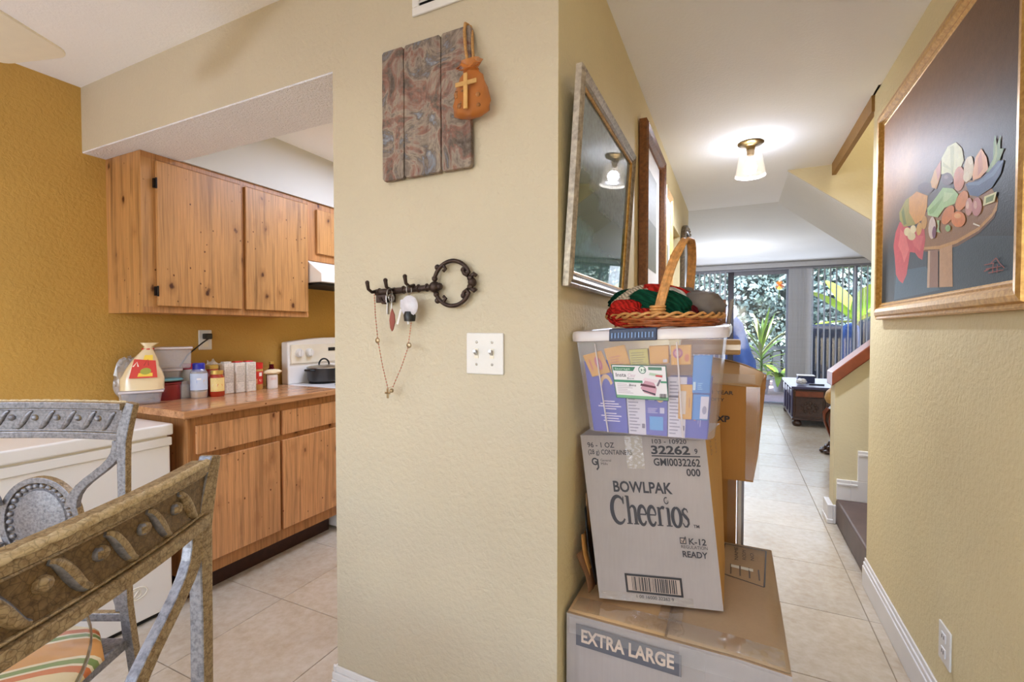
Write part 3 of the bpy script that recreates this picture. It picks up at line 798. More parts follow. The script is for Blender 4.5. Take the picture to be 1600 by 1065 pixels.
# living room
wall('wall_living_left', 'paint_stair', (-3.15, -3.0, 4.7, 9.45, 0, H))
wall('wall_living_corner', 'paint_stair', (-3.0, -1.2, 4.7, 4.85, 0, H))
wall('wall_living_right', 'paint_stair', (3.0, 3.15, 3.93, 9.45, 0, H))
wall('wall_back', 'paint_stair', (-3.0, -1.6, 9.3, 9.45, 0, H), (2.6, 3.0, 9.3, 9.45, 0, H), (-1.6, 2.6, 9.3, 9.45, 2.38, H))
# stairs: lower flight climbs to +X from the hall, upper flight returns over the living room
ST = [(0.62 + 0.26 * i, 0.165 * (i + 1)) for i in range(6)]
for i, (x, z) in enumerate(ST):
    b = MB().box(x, 1.75 if i == 5 else x + 0.29, 2.872, 3.718, 0 if i == 0 else z - 0.165, z)
    st = struct(b.build('trim_%d' % (i + 2), 'landing_dark', bevel=0.012))
hw = MB().prism([(0.605, 0.0), (1.75, 0.0), (1.75, 1.985), (0.605, 0.935)], 3.72, 3.86, 'y')
struct(hw.build('wall_stair', 'paint_stair', recalc=True))
rail = MB().prism([(0.585, 0.918), (1.75, 1.985), (1.75, 2.075), (0.585, 1.008)], 3.69, 3.89, 'y')
t = thing('stair_rail', 'reddish brown wooden cap rail climbing along the low stair wall', 'handrail', (0.6, 3.79, 0.93))
rail.build('rail', 'wood_rail', t, bevel=0.006, recalc=True)
# stepped white baseboard on the stair wall and round its end
bb = MB().box(0.622, 0.70, 3.706, 3.72, 0.165, 0.30).box(0.70, 0.86, 3.706, 3.72, 0.165, 0.30).box(0.735, 0.86, 3.706, 3.72, 0.30, 0.50)
bb.box(0.622, 0.735, 3.702, 3.72, 0.262, 0.277).box(0.735, 0.86, 3.702, 3.72, 0.465, 0.48)
struct(bb.build('baseboard_stair', 'trim_white', bevel=0.003))
bb = MB().box(0.572, 0.606, 3.70, 3.875, 0, 0.125).box(0.605, 0.621, 3.70, 3.72, 0, 0.125).box(0.567, 0.606, 3.695, 3.88, 0, 0.03)
struct(bb.build('baseboard_post', 'trim_white', bevel=0.005))
up_ = [(0.34, H), (2.0, H - 1.355), (3.0, H - 1.355), (3.0, H)]
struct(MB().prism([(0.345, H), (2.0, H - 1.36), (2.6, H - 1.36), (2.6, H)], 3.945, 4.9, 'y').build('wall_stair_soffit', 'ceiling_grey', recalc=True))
struct(MB().prism([(0.335, H + 0.0), (0.335, H - 0.002), (2.0, H - 1.362), (2.0, 4.6), (0.61, 4.6), (0.61, H)], 3.925, 3.945, 'y').build('wall_stair_flank', 'paint_stair', recalc=True))
wall('wall_stairwell', 'paint_stair', (1.75, 1.9, 2.75, 3.925, 0, 4.6), (0.6, 1.75, 2.75, 2.87, H, 4.6), (0.75, 1.75, 2.75, 2.87, 0, H), (0.5, 0.61, 2.87, 3.925, H + 0.1, 4.6))
wall('ceiling_stairwell', 'ceiling_white', (0.5, 1.9, 2.75, 3.95, 4.6, 4.7))
wall('trim_1', 'wall_yellow_shaded', (0.597, 0.622, 2.86, 3.90, 2.36, 2.44))  # fascia at the stair opening, shade painted in
# baseboards
def baseboard(name, segs, hgt):
    b = MB()
    for (x0, y0, x1, y1, nx, ny) in segs:
        for d, z0, z1 in ((0.016, 0, hgt * 0.72), (0.012, hgt * 0.72, hgt * 0.86), (0.007, hgt * 0.86, hgt)):
            if nx: b.box(min(x0, x0 + nx * d), max(x0, x0 + nx * d), y0, y1, z0, z1)
            else: b.box(x0, x1, min(y0, y0 + ny * d), max(y0, y0 + ny * d), z0, z1)
    return struct(b.build(name, 'trim_white', bevel=0.003))
baseboard('baseboard_right', [(XR, -2.4, XR, 2.875, -1, 0)], 0.142)
baseboard('baseboard_center', [(-1.215, YP, XL, YP, 0, -1), (-1.2, YP - 0.01, -1.2, 2.2, -1, 0)], 0.158)
baseboard('baseboard_hall', [(XL, 2.5, XL, 3.45, 1, 0), (XL, 4.1, XL, 4.85, 1, 0)], 0.142)

# sliding glass doors to the garden
d = struct(MB().box(-1.6, 2.6, 9.31, 9.41, 0.0, 0.025).box(-1.6, 2.6, 9.31, 9.41, 2.32, 2.38).build('door_1', 'aluminium_grey'))
struct(MB().box(-0.115, -0.02, 9.30, 9.40, 0.025, 2.32).build('door_frame', 'aluminium_dark', d, bevel=0.004))
for x in (0.80, 1.75, 2.56, -1.6):
    struct(MB().box(x, x + 0.05, 9.31, 9.40, 0.025, 2.32).build('door_frame', 'aluminium_grey', d, bevel=0.004))
for x0, x1, y in ((-1.55, -0.115, 9.33), (-0.02, 0.80, 9.37), (0.85, 1.75, 9.37), (1.8, 2.56, 9.33)):
    struct(MB().box(x0, x1, y, y + 0.006, 0.025, 2.32).build('pane', 'window_glass', d))
struct(MB().box(-0.02, 0.80, 9.35, 9.38, 2.26, 2.32).build('door_frame', 'aluminium_grey', d))

# vertical blinds
t = thing('vertical_blind', 'grey vertical slat blind with a grey valance across the glass doors', 'blind', (0.5, 9.15, 2.3))
MB().box(-1.7, 2.6, 9.07, 9.085, 2.345, 2.432).box(-1.7, 2.6, 9.07, 9.20, 2.425, 2.438).build('valance', 'valance_grey', t)
MB().box(-1.65, 2.55, 9.125, 9.165, 2.315, 2.34).build('head_rail', 'aluminium_grey', t)
def slat_mesh(w):
    b = MB()
    b.grid(lambda u, v: ((u - 0.5) * w, 0.008 * (1 - (2 * u - 1) ** 2), -2.27 * v), 4, 1)
    return b.mesh('slat', 'blind_grey')
sm = slat_mesh(0.089)
def slat(x, a, y=9.145):
    o = bpy.data.objects.new('slat', sm); COL.objects.link(o)
    o.parent = t; o.matrix_parent_inverse = Matrix.Translation(-t.location)
    o.location = (x, y, 2.315); o.rotation_euler = (0, 0, radians(a))
    o.modifiers.new('thickness', 'SOLIDIFY').thickness = 0.0015
for i in range(18): slat(1.16 + 0.082 * i, 68)
for i in range(9): slat(-0.16 - 0.085 * i, 108)
for i in range(11): slat(0.855 + 0.025 * i, 18 + 3 * (i % 3), 9.14 + 0.004 * (i % 2))

# switch plate, outlets, vent
t = thing('light_switch', 'white double light switch plate below the key rack', 'switch', (-0.63, YP, 1.222))
MB().box(-0.689, -0.571, YP - 0.007, YP, 1.164, 1.280).build('plate', 'white_plastic', t, bevel=0.004)
for x in (-0.655, -0.606):
    MB().box(x - 0.006, x + 0.006, YP - 0.009, YP - 0.006, 1.209, 1.236).build('slot', 'cream_plastic', t)
    MB().hexa([(x - 0.004, YP - 0.022, 1.226), (x + 0.004, YP - 0.022, 1.226), (x + 0.004, YP - 0.007, 1.216), (x - 0.004, YP - 0.007, 1.216),
               (x - 0.004, YP - 0.021, 1.234), (x + 0.004, YP - 0.021, 1.234), (x + 0.004, YP - 0.007, 1.230), (x - 0.004, YP - 0.007, 1.230)]).build('toggle', 'steel', t)
    for z in (1.192, 1.254):
        MB().ball((x, YP - 0.0075, z), 0.004, 8, s=(1, 0.5, 1)).build('screw', 'steel', t)
t = thing('wall_outlet', 'white wall outlet low on the beige wall above the long white baseboard', 'outlet', (XR, 1.89, 0.297))
MB().box(XR - 0.006, XR, 1.848, 1.936, 0.238, 0.358).build('plate', 'white_plastic', t, bevel=0.004)
for z in (0.275, 0.322):
    MB().box(XR - 0.009, XR - 0.005, 1.876, 1.908, z - 0.014, z + 0.014).build('socket', 'trim_white', t, bevel=0.003)
    MB().box(XR - 0.0095, XR - 0.0085, 1.884, 1.887, z - 0.004, z + 0.007).box(XR - 0.0095, XR - 0.0085, 1.897, 1.900, z - 0.004, z + 0.007).build('slot', 'dark_slot', t)
t = thing('kitchen_outlet', 'white outlet on the mustard kitchen wall with a black plug in it', 'outlet', (-2.82, 1.71, 1.23))
MB().box(-2.82, -2.813, 1.672, 1.748, 1.172, 1.288).build('plate', 'white_plastic', t, bevel=0.004)
MB().box(-2.814, -2.811, 1.694, 1.726, 1.19, 1.222).build('socket', 'cream_plastic', t, bevel=0.003)
t = thing('power_cord', 'black plug and cord hanging from the kitchen wall outlet', 'cord', (-2.80, 1.71, 1.245))
MB().box(-2.812, -2.775, 1.69, 1.73, 1.235, 1.268).build('plug', 'black_plastic', t, bevel=0.006)
MB().tube([(-2.78, 1.71, 1.24), (-2.79, 1.68, 1.215), (-2.808, 1.61, 1.15), (-2.813, 1.57, 1.09), (-2.813, 1.555, 1.02), (-2.813, 1.55, 0.95), (-2.813, 1.55, 0.922)], 0.004, 6).build('cord', 'black_plastic', t, smooth=60)
t = thing('air_vent', 'white ceiling-high air vent grille above the wooden plaque', 'vent', (-0.69, YP, 2.31))
b = MB().box(-0.873, -0.52, YP - 0.008, YP, 2.216, 2.241).box(-0.873, -0.52, YP - 0.008, YP, 2.395, 2.42).box(-0.873, -0.848, YP - 0.008, YP, 2.241, 2.395).box(-0.545, -0.52, YP - 0.008, YP, 2.241, 2.395)
b.build('frame', 'white_plastic', t, bevel=0.003)
MB().box(-0.848, -0.545, YP - 0.002, YP, 2.241, 2.395).build('backing', 'dark_slot', t)
for i in range(8):
    z = 2.246 + i * 0.019
    MB().hexa([(-0.848, YP - 0.009, z), (-0.545, YP - 0.009, z), (-0.545, YP - 0.0025, z + 0.011), (-0.848, YP - 0.0025, z + 0.011),
               (-0.848, YP - 0.008, z + 0.002), (-0.545, YP - 0.008, z + 0.002), (-0.545, YP - 0.0025, z + 0.013), (-0.848, YP - 0.0025, z + 0.013)]).build('slat', 'white_plastic', t)

# hall ceiling lamp
t = thing('ceiling_lamp', 'small hall ceiling lamp with a lit bulb in a clear bell shade', 'lamp', (0.078, 3.26, H))
LX, LY = 0.078, 3.26
MB().lathe([(0.0001, 0), (0.072, 0), (0.074, -0.006), (0.066, -0.012), (0.05, -0.016), (0.03, -0.02), (0.026, -0.024), (0.022, -0.055), (0.02, -0.075), (0.0001, -0.076)][::-1], (LX, LY, H), 32).build('base', 'brass', t, smooth=50)
prof = [(0.088, 2.238), (0.080, 2.29), (0.070, 2.345), (0.062, 2.375), (0.045, 2.388), (0.022, 2.392)]
MB().lathe([(r, z) for r, z in prof] + [(r - 0.003, z - 0.001) for r, z in reversed(prof)], (LX, LY, 0), 32, caps=False).build('shade', 'shade_glass', t, smooth=50)
bulb = MB().ball((LX, LY, 2.305), 0.03, 16, s=(1, 1, 1.15)).build('bulb', 'bulb_glow', t, smooth=60)
lo = light('hall_bulb_light', 'POINT', (LX, LY, 2.303), (0, 0, 0), 15, (0.88, 0.97, 1.18), radius=0.036)
light('hall_bulb_fill', 'AREA', (LX, LY, 2.258), (0, 0, 0), 25, (0.88, 0.97, 1.18), 0.05, 0.05)  # extra source added in the shade, brightens floor and walls but not ceiling

# ------------------------------------------------------------------ kitchen
CT = 0.917
t = thing('base_cabinet', 'knotty pine base cabinet with two drawers and two doors', 'cabinet', (-2.5, 1.75, 0))
MB().box(-2.80, -2.29, 1.305, 2.198, 0.108, 0.881).build('body', 'pine_frame', t)
MB().box(-2.80, -2.36, 1.33, 2.198, 0.0, 0.108).build('kick_board', 'kick_red_shaded', t)
def front(nm, y0, y1, z0, z1, mat, par, x=-2.29, th=0.018):
    return MB().box(x, x + th, y0, y1, z0, z1).build(nm, mat, par, bevel=0.003)
for y0, y1 in ((1.337, 1.778), (1.797, 2.185)):
    front('drawer', y0, y1, 0.703, 0.838, 'pine_lower', t)
    dr = front('door', y0, y1, 0.172, 0.672, 'pine_lower', t)
    for z in (0.235, 0.60):
        yy = y0 - 0.004 if y0 < 1.5 else y1 + 0.004
        MB().box(-2.29, -2.27, yy - 0.006, yy + 0.004, z - 0.022, z + 0.022).tube([(-2.27, yy, z - 0.026), (-2.27, yy, z + 0.026)], 0.005, 8).build('hinge', 'hinge_bronze', dr)
t = tag(MB().box(-2.82, -2.253, 1.268, 2.203, 0.882, CT).build('worktop', 'pine_top', bevel=0.004), 'glossy wood-look worktop crowded with jars and tubs', 'worktop')

t = thing('wall_cabinet', 'tall knotty pine wall cabinet with two doors above the worktop', 'cabinet', (-2.66, 1.72, 1.37))
MB().box(-2.82, -2.518, 1.243, 2.19, 1.372, 2.13).build('body', 'pine_upper', t)
MB().box(-2.519, -2.516, 1.243, 2.19, 1.372, 1.40).box(-2.519, -2.516, 1.243, 2.19, 2.105, 2.13).box(-2.519, -2.516, 1.726, 1.75, 1.40, 2.105).build('face_frame', 'pine_frame', t)
for y0, y1 in ((1.303, 1.726), (1.752, 2.178)):
    dr = front('door', y0, y1, 1.405, 2.098, 'pine_upper', t, -2.518)
    if y0 < 1.5:
        for z in (1.475, 1.99):
            MB().box(-2.518, -2.503, y0 - 0.010, y0 + 0.002, z - 0.022, z + 0.022).tube([(-2.499, y0 - 0.003, z - 0.025), (-2.499, y0 - 0.003, z + 0.025)], 0.0045, 8).build('hinge', 'black_metal', dr)
t = thing('hood_cabinet', 'short knotty pine cabinet over the range hood', 'cabinet', (-2.66, 2.57, 1.74))
MB().box(-2.82, -2.518, 2.192, 2.95, 1.745, 2.13).build('body', 'pine_frame', t)
front('door', 2.255, 2.89, 1.795, 2.085, 'pine_upper', t, -2.518)
t = thing('range_hood', 'white range hood above the stove', 'hood', (-2.6, 2.57, 1.6))
MB().prism([(-2.82, 1.745), (-2.82, 1.60), (-2.40, 1.60), (-2.40, 1.655), (-2.53, 1.745)], 2.195, 2.95, 'y').build('shell', 'white_enamel', t, bevel=0.004, recalc=True)
MB().box(-2.78, -2.44, 2.22, 2.92, 1.585, 1.60).build('filter', 'dark_slot', t)

t = thing('stove', 'white electric stove with knobs on its raised back panel', 'stove', (-2.5, 2.55, 0))
MB().box(-2.80, -2.255, 2.212, 2.95, 0.02, 0.895).build('body', 'white_enamel', t, bevel=0.006)
MB().box(-2.80, -2.245, 2.207, 2.952, 0.895, 0.916).build('cooktop', 'white_enamel', t, bevel=0.006)
pr = [(2.207, 0.916), (2.952, 0.916), (2.952, 1.205)] + [(2.952 - 0.745 * i / 10, 1.205 + 0.028 * sin(pi * i / 10)) for i in range(1, 10)] + [(2.207, 1.205)]
bg = MB().prism(pr, -2.80, -2.735, 'x').build('back_panel', 'white_enamel', t, bevel=0.008, recalc=True)
MB().prism([(2.225, 1.055), (2.93, 1.055), (2.93, 1.188), (2.225, 1.188)], -2.736, -2.722, 'x').build('control_strip', 'cream_plastic', t, bevel=0.006, recalc=True)
for y in (2.285, 2.37, 2.75, 2.84):
    k = MB()
    k.T = Matrix.Translation((-2.722, y, 1.13)) @ Matrix.Rotation(radians(90), 4, 'Y')
    k.lathe([(0.030, 0), (0.029, 0.012), (0.024, 0.026), (0.0001, 0.027)], n=24)
    k.box(-0.022, 0.022, -0.004, 0.004, 0.02, 0.032)
    k.build('knob', 'white_plastic', t, smooth=40)
MB().box(-2.723, -2.719, 2.545, 2.625, 1.135, 1.16).build('display', 'dark_slot', t)
for y, x in ((2.42, -2.63), (2.42, -2.38), (2.76, -2.63), (2.76, -2.38)):
    b = MB()
    for r in (0.03, 0.055, 0.08): b.tube([(x + r * cos(a * pi / 10), y + r * sin(a * pi / 10), 0.920) for a in range(20)], 0.005, 6, closed=True)
    b.lathe([(0.0001, 0.916), (0.095, 0.917), (0.1, 0.921), (0.104, 0.917)], (x, y, 0), 28)
    b.build('burner', 'black_plastic', t, smooth=40)
PX, PY = -2.63, 2.42
t = thing('cooking_pot', 'dark grey lidded pot on the stove', 'pot', (PX, PY, 0.926))
MB().lathe([(0.095, 0.926), (0.106, 0.932), (0.110, 0.948), (0.112, 1.018), (0.115, 1.023)], (PX, PY, 0), 36).build('pot_body', 'pot_grey', t, smooth=40)
MB().lathe([(0.115, 1.023), (0.113, 1.029), (0.09, 1.037), (0.04, 1.043), (0.0001, 1.044)], (PX, PY, 0), 36).build('lid', 'steel', t, smooth=40)
MB().tube([(PX + 0.032 * cos(a) * 0.43, PY + 0.036 * cos(a) * 0.9, 1.044 + 0.042 * sin(a)) for a in [pi * i / 10 for i in range(11)]], 0.006, 8).build('lid_handle', 'black_plastic', t, smooth=60)
b = MB()
for s in (-1, 1): b.tube([(PX - 0.02 , PY + s * 0.11, 1.008), (PX - 0.02, PY + s * 0.145, 1.013), (PX + 0.03, PY + s * 0.145, 1.013), (PX + 0.03, PY + s * 0.11, 1.008)], 0.007, 8)
b.build('side_handle', 'black_plastic', t, smooth=60)

# jars, tubs and packets on the worktop
def turned(nm, prof, x, y, mat, par, n=24, sm=35): return MB().lathe(prof, (x, y, CT), n).build(nm, mat, par, smooth=sm)
t = thing('cutting_board', 'narrow wooden board leaning on the mustard wall behind the tubs', 'board', (-2.79, 1.27, CT))
MB().hexa([(-2.812, 1.275, CT), (-2.79, 1.275, CT), (-2.79, 1.31, CT), (-2.812, 1.31, CT), (-2.819, 1.275, CT + 0.16), (-2.803, 1.275, CT + 0.16), (-2.803, 1.31, CT + 0.16), (-2.819, 1.31, CT + 0.16)]).build('board', 'wood_light', t, bevel=0.004)
t = thing('plastic_bag', 'crumpled clear plastic bag behind the cream bag', 'bag', (-2.77, 1.33, CT))
def crump(c, r, s, amp, seed, n=22, f=9.0):
    b = MB(); b.ball((0, 0, 0), 1.0, n)
    out = []
    for p in b.v:
        q = Vector(p); d = 1 + amp * noise.noise(q * f / 3 + Vector((seed, 0, 0))) + amp * 0.6 * noise.noise(q * f + Vector((0, seed, 0)))
        out.append((c[0] + q.x * d * r * s[0], c[1] + q.y * d * r * s[1], c[2] + q.z * d * r * s[2]))
    b.v = out
    return b
crump((-2.788, 1.305, CT + 0.115), 0.085, (0.36, 0.7, 1.3), 0.35, 3).build('bag', 'clear_bag', t, smooth=30)
# local frame for packets that face the room: u to the picture's right, n towards the room
U = Vector((0.5, 0.866, 0)); N = Vector((0.866, -0.5, 0))
def tub(t, nm, c, w, dpt, z0, z1, flare, mat, lid=None):
    C = Vector((c[0], c[1], 0)); vs = []
    for z, k in ((z0, 1 - flare), (z1, 1.0)):
        for a, b_ in ((-1, 1), (1, 1), (1, -1), (-1, -1)):
            p = C + U * (a * w / 2 * k) + N * (b_ * dpt / 2 * k); vs.append((p.x, p.y, z))
    o = MB().hexa(vs).build(nm, mat, t, bevel=0.008, seg=3, smooth=40, recalc=True)
    r = MB(); vs = []
    for z in (z1, z1 + 0.012):
        for a, b_ in ((-1, 1), (1, 1), (1, -1), (-1, -1)):
            p = C + U * (a * (w / 2 + 0.007)) + N * (b_ * (dpt / 2 + 0.007)); vs.append((p.x, p.y, z))
    r.hexa(vs).build('lid', lid or mat, t, bevel=0.004, smooth=40, recalc=True)
t = thing('storage_tub', 'low clear plastic tub under the cream bag', 'tub', (-2.70, 1.325, CT))
tub(t, 'tub', (-2.70, 1.325), 0.165, 0.11, CT, CT + 0.058, 0.12, 'tub_plastic', 'lid_plastic')
t = thing('food_bag', 'cream bag with a red and yellow label, twisted shut at the top', 'bag', (-2.70, 1.325, CT + 0.07))
C = Vector((-2.70, 1.325, 0)); b = MB(); rings = 12; nn = 20; vs = []
for i in range(rings + 1):
    f = i / rings; z = CT + 0.072 + 0.235 * f
    w = 0.018 + 0.072 * min(1, max(0, (0.86 - f) / 0.62)) ** 0.8 + (0.022 if f > 0.93 else 0); dd = 0.05 * (1 - f) ** 0.8 + 0.009
    for j in range(nn):
        a = 2 * pi * j / nn; ca, sa = cos(a), sin(a)
        x = w * (abs(ca) ** 0.7) * (1 if ca > 0 else -1); y = dd * (abs(sa) ** 0.7) * (1 if sa > 0 else -1)
        wob = 0.006 * noise.noise(Vector((ca * 3, sa * 3, f * 7)))
        p = C + U * (x + wob + 0.034 * f * f) + N * (y + wob); vs.append((p.x, p.y, z))
fs = [(i * nn + j, i * nn + (j + 1) % nn, (i + 1) * nn + (j + 1) % nn, (i + 1) * nn + j) for i in range(rings) for j in range(nn)]
fs += [tuple(range(nn - 1, -1, -1)), tuple(rings * nn + j for j in range(nn))]
b._add(vs, fs); b.build('bag', 'cream_bag', t, smooth=60, recalc=True)
MB().tube([tuple(C + U * (0.022 * cos(a) + 0.026) + N * (0.016 * sin(a)) + Vector((0, 0, CT + 0.275))) for a in [2 * pi * i / 14 for i in range(14)]], 0.005, 6, closed=True).build('bag_clip', 'red_label', t, smooth=60)
def bagface(u, v):
    d = 0.050 * (1 - v) ** 0.8 + 0.010
    p = C + U * (u + 0.034 * v * v) + N * (d + 0.003); return (p.x, p.y, CT + 0.072 + 0.235 * v)
P = Print(bagface, N, 0.002)
P.poly([(-0.05, 0.26), (0.062, 0.26), (0.045, 0.62), (-0.042, 0.66)], (206, 60, 48)).poly([(-0.018, 0.29), (0.042, 0.29), (0.028, 0.74), (-0.004, 0.74)], (236, 200, 70))
P.disc(0.012, 0.40, 0.022, 0.07, (160, 160, 60)).stroke([(-0.04, 0.50), (-0.028, 0.60), (-0.02, 0.5)], 0.006, (240, 225, 210)).stroke([(0.002, 0.52), (0.012, 0.66), (0.02, 0.52)], 0.005, (160, 40, 30))
P.build('printed_label', 'print_paper', t)
t = thing('enamel_pot', 'dark red lidded pot beneath a stack of clear tubs', 'pot', (-2.735, 1.462, CT))
turned('pot_body', [(0.056, 0), (0.06, 0.008), (0.06, 0.082), (0.052, 0.088)], -2.735, 1.462, 'red_paint', t)
turned('lid', [(0.063, 0.086), (0.063, 0.092), (0.045, 0.099), (0.0001, 0.101)], -2.735, 1.462, 'red_paint', t)
t = thing('food_tub', 'small clear tub with a teal lid on the dark red pot', 'tub', (-2.735, 1.462, CT + 0.10))
turned('tub_rim', [(0.066, 0.102), (0.07, 0.108), (0.058, 0.115)], -2.735, 1.462, 'sponge_teal', t)
tub(t, 'tub', (-2.735, 1.462), 0.12, 0.09, CT + 0.112, CT + 0.155, 0.12, 'tub_plastic', 'lid_plastic')
t = thing('food_tub', 'big clear rectangular tub on top of the tub stack', 'tub', (-2.735, 1.462, CT + 0.172))
tub(t, 'tub', (-2.712, 1.47), 0.175, 0.12, CT + 0.168, CT + 0.27, 0.035, 'tub_plastic', 'lid_plastic')
t = thing('jar', 'small clear empty jar between the red pot and the blue-capped bottle', 'jar', (-2.70, 1.545, CT))
turned('glass', [(0.026, 0), (0.028, 0.006), (0.028, 0.07), (0.022, 0.08), (0.024, 0.095)], -2.70, 1.522, 'clear_bag', t)
def bottle(nm, label, x, y, r, h, body, cap, caph=0.03, band=None, cat='bottle', group=None, squeeze=1.0):
    t = thing(nm, label, cat, (x, y, CT), group)
    b = MB().lathe([(r * 0.94, 0), (r, 0.008), (r, h * 0.25), (r * squeeze, h * 0.42), (r, h * 0.6), (r * 0.96, h * 0.74), (r * 0.66, h * 0.84), (r * 0.62, h - caph)], (x, y, CT), 24)
    b.build('body', body, t, smooth=40)
    turned('cap', [(r * 0.70, h - caph), (r * 0.70, h - 0.004), (r * 0.62, h), (0.0001, h)], x, y, cap, t)
    return t
def wrap_label(t, x, y, r, z0, z1, draw, a0=-100, a1=40):
    f = lambda u, v: (x + r * cos(radians(a0 + (a1 - a0) * u)), y + r * sin(radians(a0 + (a1 - a0) * u)), CT + z0 + (z1 - z0) * v)
    P = Print(f, (0.8, -0.5, 0), 0.0008); P.cols = 8
    draw(P); P.build('printed_label', 'print_paper', t)
def cells(P, rgb, n=8):
    for i in range(n): P.rect(i / n, 0, (i + 1) / n, 1, rgb, 0)
    P.k = 1
t = bottle('coffee_creamer_bottle', 'blue-capped bottle with a blue and white label', -2.655, 1.575, 0.042, 0.19, 'clear_bag', 'blue_cap', 0.045, squeeze=0.9)
turned('filling', [(0.036, 0.003), (0.039, 0.012), (0.039, 0.035), (0.0001, 0.036)], -2.655, 1.575, 'peanut_tan', t)
def dl(P):
    cells(P, (196, 208, 232)); P.disc(0.25, 0.5, 0.16, 0.34, (96, 140, 214)).poly([(0.62, 0.1), (1, 0.1), (1, 0.85), (0.75, 0.9)], (60, 76, 140)).disc(0.8, 0.5, 0.1, 0.18, (210, 190, 160)).rect(0.4, 0.62, 0.6, 0.72, (240, 240, 244))
wrap_label(t, -2.655, 1.575, 0.0425, 0.045, 0.135, dl)
t = bottle('coffee_creamer_bottle', 'magenta-capped white bottle behind the blue-capped one', -2.752, 1.575, 0.038, 0.185, 'paper_white', 'magenta_cap', 0.04)
t = thing('sauce_jar', 'red pasta sauce jar with a cream tomato label', 'jar', (-2.625, 1.655, CT))
turned('glass', [(0.034, 0), (0.038, 0.006), (0.038, 0.10), (0.03, 0.12), (0.028, 0.125)], -2.625, 1.655, 'sauce_red', t)
turned('lid', [(0.031, 0.124), (0.031, 0.143), (0.028, 0.145), (0.0001, 0.145)], -2.625, 1.655, 'gold_lid', t)
def dl(P):
    cells(P, (238, 212, 140)); P.stroke([(0.2, 0.78), (0.28, 0.9), (0.36, 0.78), (0.46, 0.88), (0.56, 0.78), (0.66, 0.9), (0.8, 0.78)], 0.05, (60, 90, 40)).disc(0.3, 0.42, 0.16, 0.17, (240, 225, 215)).disc(0.62, 0.42, 0.17, 0.17, (222, 112, 50)).rect(0, 0.05, 1, 0.12, (226, 150, 60))
wrap_label(t, -2.625, 1.655, 0.0385, 0.03, 0.105, dl, -85, 35)
t = thing('jar', 'tall jar with a gold lid behind the pasta sauce', 'jar', (-2.71, 1.675, CT))
turned('glass', [(0.037, 0), (0.04, 0.006), (0.04, 0.14), (0.034, 0.152)], -2.71, 1.675, 'sauce_red', t)
turned('lid', [(0.038, 0.15), (0.038, 0.172), (0.0001, 0.174)], -2.71, 1.675, 'gold_lid', t)
for i in range(3):
    y0 = 1.722 + 0.061 * i
    t = thing('milk_carton', ['first of three pale foil cartons, beside the sauce jar', 'middle one of three pale foil cartons on the worktop', 'last of three pale foil cartons, beside the red-lidded jar'][i], 'carton', (-2.69, y0 + 0.03, CT), 'pale cartons in a row on the worktop')
    x0 = -2.72 + 0.012 * i
    MB().box(x0, x0 + 0.06, y0, y0 + 0.059, CT, CT + 0.178).build('carton', 'foil_white', t, bevel=0.004)
    MB().box(x0 + 0.012, x0 + 0.045, y0 + 0.006, y0 + 0.052, CT + 0.178, CT + 0.186).build('top_flap', 'red_label' if i else 'foil_white', t, bevel=0.003)
    P = Print(planar((x0 + 0.06, y0, CT), (0, 0.059, 0), (0, 0, 0.178)), (1, 0, 0), 0.0006)
    for q in range(9): P.rect(0.1, 0.42 + 0.055 * q, 0.9, 0.435 + 0.055 * q, (176, 164, 150))
    P.rect(0.1, 0.37, 0.9, 0.385, (150, 138, 124)).rect(0.1, 0.08, 0.13, 0.36, (190, 178, 164)).rect(0.87, 0.08, 0.9, 0.36, (190, 178, 164))
    P.build('printed_panel', 'print_paper', t)
t = thing('snack_packet', 'crumpled white packet behind the cartons', 'packet', (-2.76, 1.74, CT))
crump((-2.775, 1.72, CT + 0.095), 0.09, (0.4, 0.5, 1.05), 0.3, 8).build('packet', 'foil_white', t, smooth=30)
t = thing('peanut_butter_jar', 'tan jar with a red lid and red label', 'jar', (-2.70, 1.95, CT))
turned('glass', [(0.032, 0), (0.037, 0.008), (0.037, 0.12), (0.033, 0.13)], -2.70, 1.95, 'peanut_tan', t)
turned('lid', [(0.037, 0.13), (0.037, 0.166), (0.034, 0.168), (0.0001, 0.168)], -2.70, 1.95, 'red_label', t)
def dl(P):
    cells(P, (205, 48, 40)); P.rect(0.05, 0.05, 0.5, 0.42, (232, 205, 130)).rect(0.6, 0.62, 0.85, 0.9, (236, 226, 220)).disc(0.72, 0.3, 0.1, 0.1, (240, 220, 200))
wrap_label(t, -2.70, 1.95, 0.0375, 0.035, 0.115, dl, -85, 35)
t = thing('food_can', 'red and white can with a frilled cloth packet on top', 'can', (-2.66, 2.03, CT))
turned('can', [(0.03, 0), (0.031, 0.004), (0.031, 0.085), (0.03, 0.088)], -2.66, 2.03, 'paper_white', t)
def dl(P):
    cells(P, (226, 218, 214)); P.rect(0, 0.55, 1, 1, (176, 38, 54)).rect(0.3, 0.66, 0.7, 0.86, (222, 190, 180))
wrap_label(t, -2.66, 2.03, 0.0315, 0.005, 0.083, dl, -100, 60)
t = thing('cracker_packet', 'patterned cream packet lying across the can', 'packet', (-2.655, 2.065, CT + 0.089))
b = crump((-2.655, 2.03, CT + 0.106), 0.06, (0.6, 1.0, 0.28), 0.18, 5); b.build('packet', 'cream_cloth', t, smooth=30)
t = thing('dark_bottle', 'dark red bottle behind the can', 'bottle', (-2.73, 2.11, CT))
turned('glass', [(0.03, 0), (0.032, 0.006), (0.032, 0.10), (0.014, 0.125), (0.013, 0.15)], -2.745, 2.09, 'yarn_maroon', t)
turned('cap', [(0.0145, 0.148), (0.0145, 0.165), (0.0001, 0.166)], -2.745, 2.09, 'gold_lid', t)

